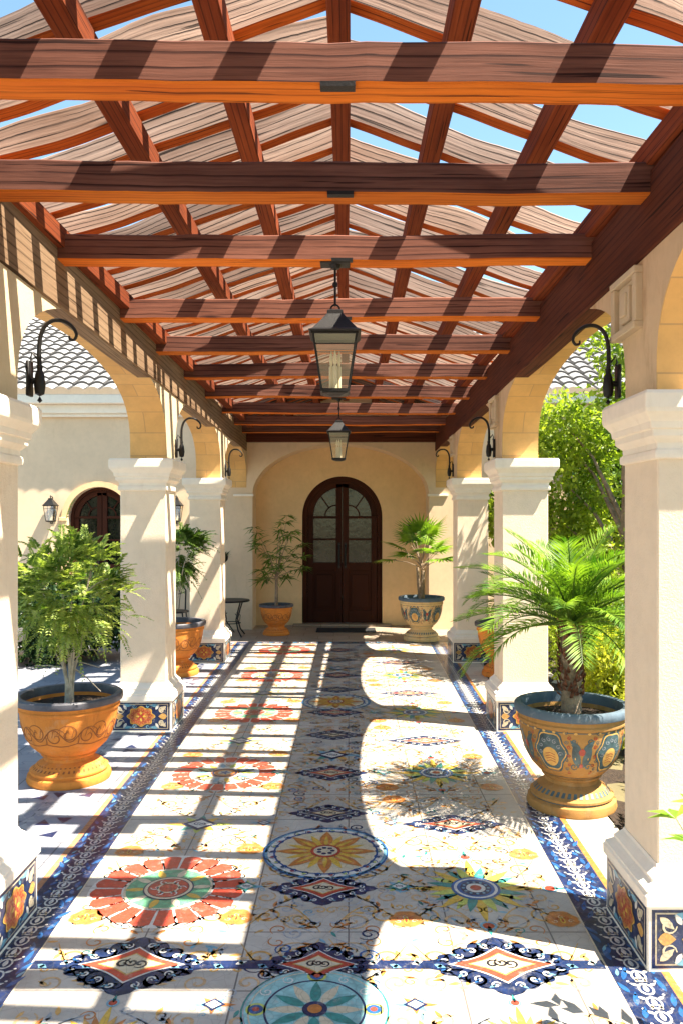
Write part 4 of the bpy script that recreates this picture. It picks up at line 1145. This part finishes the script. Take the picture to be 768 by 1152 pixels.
npr = np.random.default_rng(7)
def unit(v): v = np.asarray(v, float); return v/(np.linalg.norm(v)+1e-9)
def feathery(t, zs, zc, rad, hz, nst, ntw, seed, mat, llen=.040):
    """stems + twigs carrying pairs of fine leaflets"""
    rg = np.random.default_rng(seed)
    m = MB(); tips = []
    for k in range(nst):
        a = 2*PI*k/nst+rg.uniform(-.4, .4); sp = rg.uniform(.3, .95)
        p = [(0.02*math.cos(a), .02*math.sin(a), zs-.02)]
        zt = zc+rg.uniform(-.5, .6)*hz
        for q in range(1, 7):
            f = q/6; p.append((rad*.8*sp*f**1.6*math.cos(a+.3*f)+rg.uniform(-.01, .01), rad*.8*sp*f**1.6*math.sin(a+.3*f)+rg.uniform(-.01, .01), zs+(zt-zs)*f))
        m.tube(p, [.014, .012, .010, .008, .007, .005, .003], 7); tips.append(p)
        for b in range(4):
            f = rg.integers(2, 6); s = np.array(p[f]); d = unit(rg.normal(size=3)+np.array([0, 0, .8])); L = rg.uniform(.12, .3)
            m.tube([s, s+d*L*.5+np.array([0, 0, .01]), s+d*L], [.006, .004, .002], 5)
    fix(m.build('trunk', MAT['bark_pale'], t), 60)
    P, D, Nn, Ls = [], [], [], []
    lob = [(unit(rg.normal(size=3))*np.array([rad*.7, rad*.7, hz*.65])+np.array([0, 0, zc])) for _ in range(22)]
    for k in range(ntw):
        l = lob[rg.integers(0, len(lob))]; s = l+rg.normal(size=3)*rad*.15
        out = unit((s-np.array([0, 0, zc-.25*hz]))/np.array([rad, rad, hz]))
        d = unit(out+rg.normal(size=3)*.5+np.array([0, 0, .1])); L = rg.uniform(.10, .22); side = unit(np.cross(d, [0, 0, 1])); up = np.cross(side, d)
        nl = 13
        for q in range(nl):
            f = (q+1)/nl; c = s+d*L*f+np.array([0, 0, -.08*L*f*f*4])
            for sg in (-1, 1):
                P.append(c); D.append(side*sg+d*.7+rg.normal(size=3)*.12); Nn.append(up+rg.normal(size=3)*.2); Ls.append(llen*(1.15-f*.6)*rg.uniform(.8, 1.2))
    Ls = np.array(Ls); leafmesh('foliage', P, D, Nn, Ls, Ls*.40, mat, t)
def pinnate(t, base, nf, L, lift, droop, seed, mat, leafl=.2, wid=.011, npair=34, az=None):
    rg = np.random.default_rng(seed); rac = MB(); P, D, Nn, Ls = [], [], [], []
    for k in range(nf):
        a = k*2.39996+rg.uniform(-.15, .15); e = lift[0]+(lift[1]-lift[0])*((k+.5)/nf)+rg.uniform(-.1, .1)
        Lk = L*rg.uniform(.85, 1.12); dr = droop*rg.uniform(.7, 1.3)
        h = np.array([math.cos(a), math.sin(a), 0]); pts = []; seg = 16; p = np.array(base, float)+h*.02; el = e
        for q in range(seg+1):
            pts.append(p.copy()); p = p+(h*math.cos(el)+np.array([0, 0, math.sin(el)]))*Lk/seg; el -= dr/seg*(1+q/seg)
        rac.tube([tuple(x) for x in pts], [max(.0015, .007*(1-q/seg)+.0015) for q in range(seg+1)], 5)
        side = np.array([-math.sin(a), math.cos(a), 0])
        for q in range(npair):
            f = .12+.88*(q+.5)/npair; i = min(seg-1, int(f*seg)); fr = f*seg-i; c = pts[i]*(1-fr)+pts[i+1]*fr; d = unit(pts[i+1]-pts[i]); up = np.cross(side, d)*-1
            up = up if up[2] > 0 else -up
            ll = leafl*(math.sin(PI*(.12+.80*f))**.7)*rg.uniform(.85, 1.1)
            for sg in (-1, 1):
                P.append(c); D.append(side*sg*.75+d*(.65+.5*f)+up*.28+rg.normal(size=3)*.06); Nn.append(up+side*sg*-.3); Ls.append(ll)
    fix(rac.build('frond_stems', MAT['leaf_mid'], t), 60)
    Ls = np.array(Ls); leafmesh('fronds', P, D, Nn, Ls, wid+Ls*.03, mat, t, .3)
def palm_trunk(t, z0, z1, r0, r1, seed):
    rg = np.random.default_rng(seed); m = MB()
    pr = []; n = 30
    for k in range(n+1):
        f = k/n; z = z0+(z1-z0)*f; pr.append(((r0+(r1-r0)*f)*(1+.06*math.sin(f*60)), z))
    m.lathe(pr, 18, 0)
    lo = fix(m.build('trunk', MAT['bark'], t), 60)
    P, D, N_, L_ = [], [], [], []
    for k in range(260):
        f = rg.uniform(.25, 1.02); a = rg.uniform(0, 2*PI); r = r0+(r1-r0)*f
        P.append((r*.9*math.cos(a), r*.9*math.sin(a), z0+(z1-z0)*f)); D.append((math.cos(a)*.7, math.sin(a)*.7, rg.uniform(.4, 1.4))); N_.append((math.cos(a), math.sin(a), -.3)); L_.append(rg.uniform(.04, .08))
    leafmesh('trunk_fibre', P, D, N_, L_, .024, MAT['bark_red'], lo, .3)

# near left: orange urn with feathery shrub
t = thing('potted_shrub', 'feathery light green shrub in an orange terracotta urn beside the left walkway border', 'potted plant', (-1.885, 5.43, .001), 0, 'potted plants along the walkway')
zs = pot(t, .352, .575, 'plain'); feathery(t, zs, 1.27, .42, .37, 6, 620, 3, MAT['leaf_fresh'], .042)
# left second
t = thing('potted_shrub', 'orange terracotta urn with a bushy shrub, half behind the second left column', 'potted plant', (-1.97, 9.08, .001), .6, 'potted plants along the walkway')
zs = pot(t, .36, .60, 'plain'); feathery(t, zs, 1.40, .34, .36, 5, 300, 9, MAT['leaf_mid'], .05)
# right near palm
t = thing('potted_palm', 'large feathery palm in a painted ochre and blue urn on the right', 'potted plant', (1.365, 4.93, .001), .25, 'potted plants along the walkway')
zs = pot(t, .345, .625, 'painted'); palm_trunk(t, zs-.03, 1.10, .060, .070, 4)
pinnate(t, (0, 0, 1.10), 46, .70, (.05, 1.50), .72, 12, MAT['leaf_palm'], .20, .006, 38)
# right far
t = thing('potted_palm', 'orange urn with a dark rim between the second and third right columns', 'potted plant', (1.77, 9.0, .001), 1.0, 'potted plants along the walkway')
zs = pot(t, .36, .60, 'plain'); palm_trunk(t, zs-.03, .80, .05, .055, 5); pinnate(t, (0, 0, .80), 20, .5, (.2, 1.4), 1.2, 15, MAT['leaf_palm'], .14, .008, 26)
# by the door, left: terracotta pot with bamboo-like plant
t = thing('potted_bamboo_palm', 'tall dark leafy plant in a terracotta pot left of the double door', 'potted plant', (-1.09, 12.15, .005), 0, 'potted plants by the double door')
zs = pot(t, .262, .46, 'plain')
rg = np.random.default_rng(21); m = MB(); P, D, N_, L_ = [], [], [], []
m.tube([(0, 0, zs-.02), (.005, 0, .7), (0, .01, .95)], [.028, .024, .02], 8)
for k in range(17):
    a = k*2.4; sp = rg.uniform(.18, .50); zt = rg.uniform(1.0, 1.85) if k % 3 else rg.uniform(.85, 1.2)
    pts = [(0, 0, .85+.02*math.sin(k))]
    for q in range(1, 10):
        f = q/9; pts.append((sp*f**1.2*math.cos(a+.3*f), sp*f**1.2*math.sin(a+.3*f), .85+(zt-.85)*f-.05*f*f))
    m.tube(pts, [.008-.0007*q for q in range(10)], 5)
    for q in (4, 6, 8, 9):
        for l in range(9 if q > 6 else 5):
            aa = rg.uniform(0, 2*PI); P.append(pts[q]); D.append((math.cos(aa)+math.cos(a)*.5, math.sin(aa)+math.sin(a)*.5, rg.uniform(-.55, .35))); N_.append((rg.normal()*.3, rg.normal()*.3, 1)); L_.append(rg.uniform(.13, .25))
fix(m.build('trunk', MAT['bark'], t), 60); leafmesh('foliage', P, D, N_, L_, .030, MAT['leaf_mid'], t)
# by the door, right: fan palm in painted pot
t = thing('potted_fan_palm', 'fan palm in a large painted pot right of the double door', 'potted plant', (1.05, 11.62, .005), .5, 'potted plants by the double door')
zs = pot(t, .335, .625, 'cream')
m = MB(); m.tube([(0, 0, zs-.02), (.01, 0, .75), (.03, 0, 1.0)], [.045, .04, .03], 9); m.tube([(0, .02, zs), (-.05, 0, .8), (-.07, 0, 1.05)], [.03, .025, .02], 8)
P, D, N_, L_ = [], [], [], []; rg = np.random.default_rng(33)
for k in range(22):
    a = k*2.4; e = .15+1.15*(k/22); L = rg.uniform(.26, .42)
    b = np.array([0, 0, 1.0+.15*rg.random()]); d0 = np.array([math.cos(a)*math.cos(e), math.sin(a)*math.cos(e), math.sin(e)])
    tip = b+d0*L*np.array([1.1, 1.1, 1.35]); m.tube([b, b+d0*L*.5+np.array([0, 0, .04]), tip], [.006, .005, .004], 5)
    f = unit(d0+np.array([0, 0, -.35])); sd_ = unit(np.cross(f, [0, 0, 1])); up = np.cross(sd_, f)
    for q in range(17):
        th = (q/16-.5)*3.6; P.append(tip); D.append(f*math.cos(th)+sd_*math.sin(th)+up*.15+np.array([0, 0, -.12*abs(th)])); N_.append(up); L_.append(.32*(1-.12*abs(th)))
fix(m.build('trunk', MAT['bark'], t), 60); leafmesh('fronds', P, D, N_, L_, .036, MAT['leaf_palm'], t, .35)

# ---------------------------------------------------------------- iron furniture near the end wall
t = thing('iron_table', 'low black iron table with scroll legs beside the farthest left column', 'table', (-1.75, 12.0, .001))
m = MB(); m.lathe([(.001, .52), (.27, .52), (.28, .53), (.27, .545), (.001, .545)], 32); fix(m.build('tabletop', MAT['iron'], t), 40)
for k in range(4):
    a = PI/4+k*PI/2; c, s = math.cos(a), math.sin(a); m = MB()
    m.tube([(c*.22, s*.22, .52), (c*.17, s*.17, .40), (c*.12, s*.12, .25), (c*.17, s*.17, .10), (c*.25, s*.25, .01)], .011, 7); m.tube([(c*.10, s*.10, .34), (c*.17, s*.17, .30), (c*.16, s*.16, .22), (c*.11, s*.11, .22)], .006, 6)
    fix(m.build('leg', MAT['iron'], t), 60)
m = MB(); m.tube([(.14*math.cos(2*PI*k/20), .14*math.sin(2*PI*k/20), .2) for k in range(21)], .007, 6); fix(m.build('stretcher', MAT['iron'], t), 60)
t = thing('iron_plant_stand', 'tall thin black iron stand with a small dark plant beside the end wall', 'plant stand', (-1.93, 12.35, .001))
m = MB(); m.tube([(0, 0, .02), (0, 0, 1.1)], .012, 8)
for k in range(3): a = k*2.1; m.tube([(0, 0, .25), (.1*math.cos(a), .1*math.sin(a), .12), (.18*math.cos(a), .18*math.sin(a), .005)], .009, 6)
m.lathe([(.001, 1.08), (.05, 1.09), (.08, 1.13), (.085, 1.18), (.07, 1.18), (.001, 1.14)], 20); fix(m.build('stand', MAT['iron'], t), 50)
rg = np.random.default_rng(3); n = 90; A = rg.uniform(0, 2*PI, n)
leafmesh('foliage', np.stack([.03*np.cos(A), .03*np.sin(A), 1.15+0*A], 1), np.stack([np.cos(A), np.sin(A), rg.uniform(.1, 1.6, n)], 1), np.stack([0*A, 0*A, 1+0*A], 1), rg.uniform(.08, .17, n), .02, MAT['leaf_dark'], t)
t = thing('iron_chair', 'black iron garden chair behind the second left pot', 'chair', (-2.45, 11.3, .001), .4)
m = MB(); m.lathe([(.001, .44), (.2, .44), (.21, .45), (.2, .46), (.001, .46)], 24); fix(m.build('seat', MAT['iron'], t), 40)
m = MB(); m.tube([(-.19, .16, .45), (-.21, .22, .72), (-.12, .25, .88), (0, .26, .92), (.12, .25, .88), (.21, .22, .72), (.19, .16, .45)], .011, 7)
for x in (-.1, 0, .1): m.tube([(x, .17, .46), (x*1.3, .22, .68), (x*.7, .25, .89)], .006, 6)
m.tube([(-.2, .22, .7), (0, .23, .64), (.2, .22, .7)], .007, 6); fix(m.build('backrest', MAT['iron'], t), 60)
for sx in (-1, 1):
    for sy in (-1, 1):
        m = MB(); m.tube([(sx*.14, sy*.14, .44), (sx*.17, sy*.17, .2), (sx*.2, sy*.2, .005)], .011, 7); fix(m.build('leg', MAT['iron'], t), 60)
# curved stone bench in the courtyard
t = thing('stone_bench', 'curved dark grey stone bench in front of the dark hedge on the left', 'bench', (-4.62, 8.6, .001), .6)
m = MB(); rings = []
for k in range(17):
    a = -.7+1.4*k/16; c, s = math.sin(a), math.cos(a)
    rings.append([((1.3)*c, 1.3*s-1.3, .36), (1.72*c, 1.72*s-1.3, .36), (1.74*c, 1.74*s-1.3, .40), (1.72*c, 1.72*s-1.3, .45), (1.3*c, 1.3*s-1.3, .45), (1.27*c, 1.27*s-1.3, .40)])
m.grid(rings, 0, cap0=True, cap1=True); fix(m.build('seat', MAT['stone'], t), 40)
for a in (-.5, .5):
    m = MB(); c, s = math.sin(a)*1.5, math.cos(a)*1.5-1.3
    m.squareloft([(.17, 0), (.17, .05), (.12, .08), (.11, .2), (.13, .3), (.17, .36)], 0, c, s, .01); fix(m.build('leg', MAT['stone'], t))
m = MB(); rings = []
for k in range(17):
    a = -.7+1.4*k/16; c, s = math.sin(a), math.cos(a); zt = .62-.5*abs(a/.7)**2*.3
    rings.append([(1.66*c, 1.66*s-1.3, .45), (1.74*c, 1.74*s-1.3, .45), (1.80*c, 1.80*s-1.3, zt), (1.73*c, 1.73*s-1.3, zt)])
m.grid(rings, 0, cap0=True, cap1=True); fix(m.build('backrest', MAT['stone'], t), 40)

# ---------------------------------------------------------------- hedge, trees, shrubs
def cloud(name, lobes, n, L, Wd, mat, seed, parent=None, shell=.55, updir=.3):
    """leaves spread through several ellipsoidal lobes (c, r)"""
    rg = np.random.default_rng(seed); vol = np.array([l[1][0]*l[1][1]*l[1][2] for l in lobes])**.75; pr = vol/vol.sum()
    idx = rg.choice(len(lobes), n, p=pr); C = np.array([l[0] for l in lobes], float)[idx]; Rr = np.array([l[1] for l in lobes], float)[idx]
    d = rg.normal(size=(n, 3)); d /= np.linalg.norm(d, axis=1)[:, None]; rr = (shell+(1.08-shell)*rg.random(n)**.8)[:, None]
    bumpy = 1+.16*np.sin(d[:, :1]*9+idx[:, None])*np.cos(d[:, 1:2]*8+d[:, 2:3]*7)
    P = C+d*rr*Rr*bumpy; D = d+rg.normal(size=(n, 3))*.7+np.array([0, 0, -.15]); N_ = d*.5+rg.normal(size=(n, 3))*.5+np.array([0, 0, updir])
    Ls = L*rg.uniform(.6, 1.3, n); return leafmesh(name, P, D, N_, Ls, Ls*Wd, mat, parent)
def tree(label, x, y, h, cr, seed, mat, n=9000, L=.11, trunk_h=.8, cat='tree', nm='tree', grp='trees and shrubs of the right garden'):
    t = thing(nm, label, cat, (x, y, -.01), 0, grp); rg = np.random.default_rng(seed)
    m = MB(); m.tube([(0, 0, 0), (.03, .02, trunk_h*.5), (0, .03, trunk_h), (.02, 0, h*.75)], [.09, .07, .055, .02], 9)
    lobes = []
    for k in range(16):
        a = rg.uniform(0, 2*PI); zz = trunk_h+(h-trunk_h)*rg.uniform(.1, .92); q = cr*math.sin(PI*min(.95, max(.15, (zz-trunk_h*.6)/(h-trunk_h*.5))))*rg.uniform(.35, .85)
        c = (q*math.cos(a), q*math.sin(a), zz); r = cr*rg.uniform(.28, .46); lobes.append((c, (r, r, r*.8)))
        m.tube([(0, .02, min(h*.7, zz*.6)), (c[0]*.5, c[1]*.5, zz*.85), c], [.03, .018, .008], 6)
    fix(m.build('trunk', MAT['bark'], t), 60); cloud('crown', lobes, n, L, .5, mat, seed, t, .35); return t
tree('tall bright green tree seen through the middle right arch', 2.95, 8.6, 3.9, 1.25, 41, MAT['leaf_tree'], 15000, .085, .7)
tree('green tree behind the tall tree, against the house on the right', 3.9, 11.0, 3.5, 1.3, 42, MAT['leaf_mid'], 12000, .11, .8)
tree('leafy tree near the far right arch', 2.75, 10.9, 3.0, .85, 43, MAT['leaf_tree'], 10000, .09, .6)
tree('small yellow green tree right of the palm, behind the near column', 3.5, 6.4, 2.7, .9, 44, MAT['leaf_lime'], 9000, .08, .5)
def shrub(label, x, y, h, r, seed, mat, n=4500, L=.06, nm='shrub', cat='shrub', grp='trees and shrubs of the right garden'):
    t = thing(nm, label, cat, (x, y, -.01), 0, grp); rg = np.random.default_rng(seed); m = MB(); lobes = []
    for k in range(9):
        a = k*2.4; q = r*rg.uniform(.2, .7); z = h*rg.uniform(.3, .75); c = (q*math.cos(a), q*math.sin(a), z); lobes.append((c, (r*.42, r*.42, h*.3)))
        m.tube([(0.02*math.cos(a), .02*math.sin(a), 0), (c[0]*.5, c[1]*.5, z*.6), c], [.014, .010, .005], 5)
    fix(m.build('stems', MAT['bark'], t), 60); cloud('foliage', lobes, n, L, .42, mat, seed, t, .2); return t
shrub('yellow flowering shrub behind the large palm pot', 2.05, 6.15, .98, .42, 51, MAT['leaf_lime'], 5200, .06)
shrub('lime green shrub low behind the palm, right of the yellow one', 2.35, 5.15, .62, .40, 52, MAT['leaf_lime'], 4200, .055)
shrub('dark low plant on the soil between the palm pot and the near right column', 1.92, 4.55, .36, .26, 53, MAT['leaf_dark'], 2200, .06)
shrub('green bush behind the second right column', 2.15, 7.35, 1.25, .50, 54, MAT['leaf_tree'], 6000, .06)
shrub('rounded green bush below the middle right tree', 2.9, 7.4, 1.0, .55, 55, MAT['leaf_mid'], 5500, .07)
t = thing('leafy_plant', 'small leafy plant entering from the right edge in front of the near column', 'plant', (1.34, 2.60, .001), 0)
m = MB(); P, D, N_, L_ = [], [], [], []; rg = np.random.default_rng(56)
for k in range(9):
    a = PI+rg.uniform(-1.3, 1.3) if k < 6 else rg.uniform(-1.5, 1.5); zt = rg.uniform(.62, .93); sp = rg.uniform(.12, .27)
    pts = [(sp*math.cos(a)*(q/8)**1.5, sp*math.sin(a)*(q/8)**1.5, zt*(q/8)**.8) for q in range(9)]; m.tube(pts, [.006-.0006*q for q in range(9)], 5)
    for q in range(4, 9):
        for l in range(2 if q < 8 else 3):
            aa = a+rg.uniform(-1.4, 1.4); P.append(pts[q]); D.append((math.cos(aa), math.sin(aa), rg.uniform(-.1, .5))); N_.append((0, 0, 1)); L_.append(rg.uniform(.07, .12))
fix(m.build('stems', MAT['leaf_mid'], t), 60); leafmesh('leaves', P, D, N_, L_, .040, MAT['leaf_palm'], t)
# left hedge
t = thing('hedge', 'dark green clipped hedge against the house on the left', 'hedge', (-3.75, 10.0, 0))
lobes = []
rg = np.random.default_rng(61)
for k in range(16): lobes.append(((-1.25+.15*k+rg.uniform(-.1, .1), rg.uniform(-.25, .25), rg.uniform(.35, .75)), (.38, .42, .42)))
m = MB()
for k in range(6): m.tube([(-1.1+.42*k, 0, 0), (-1.05+.42*k, .02, .4), (-1.15+.42*k, 0, .8)], [.02, .015, .006], 6)
fix(m.build('stems', MAT['bark'], t), 60); cloud('foliage', lobes, 30000, .085, .55, MAT['leaf_dark'], 62, t, .15)
t = tree('slender shadowy tree of the left courtyard, behind the near left column', -5.0, 8.0, 3.4, 1.0, 63, MAT['leaf_mid'], 8000, .10, 1.2, grp='courtyard trees')
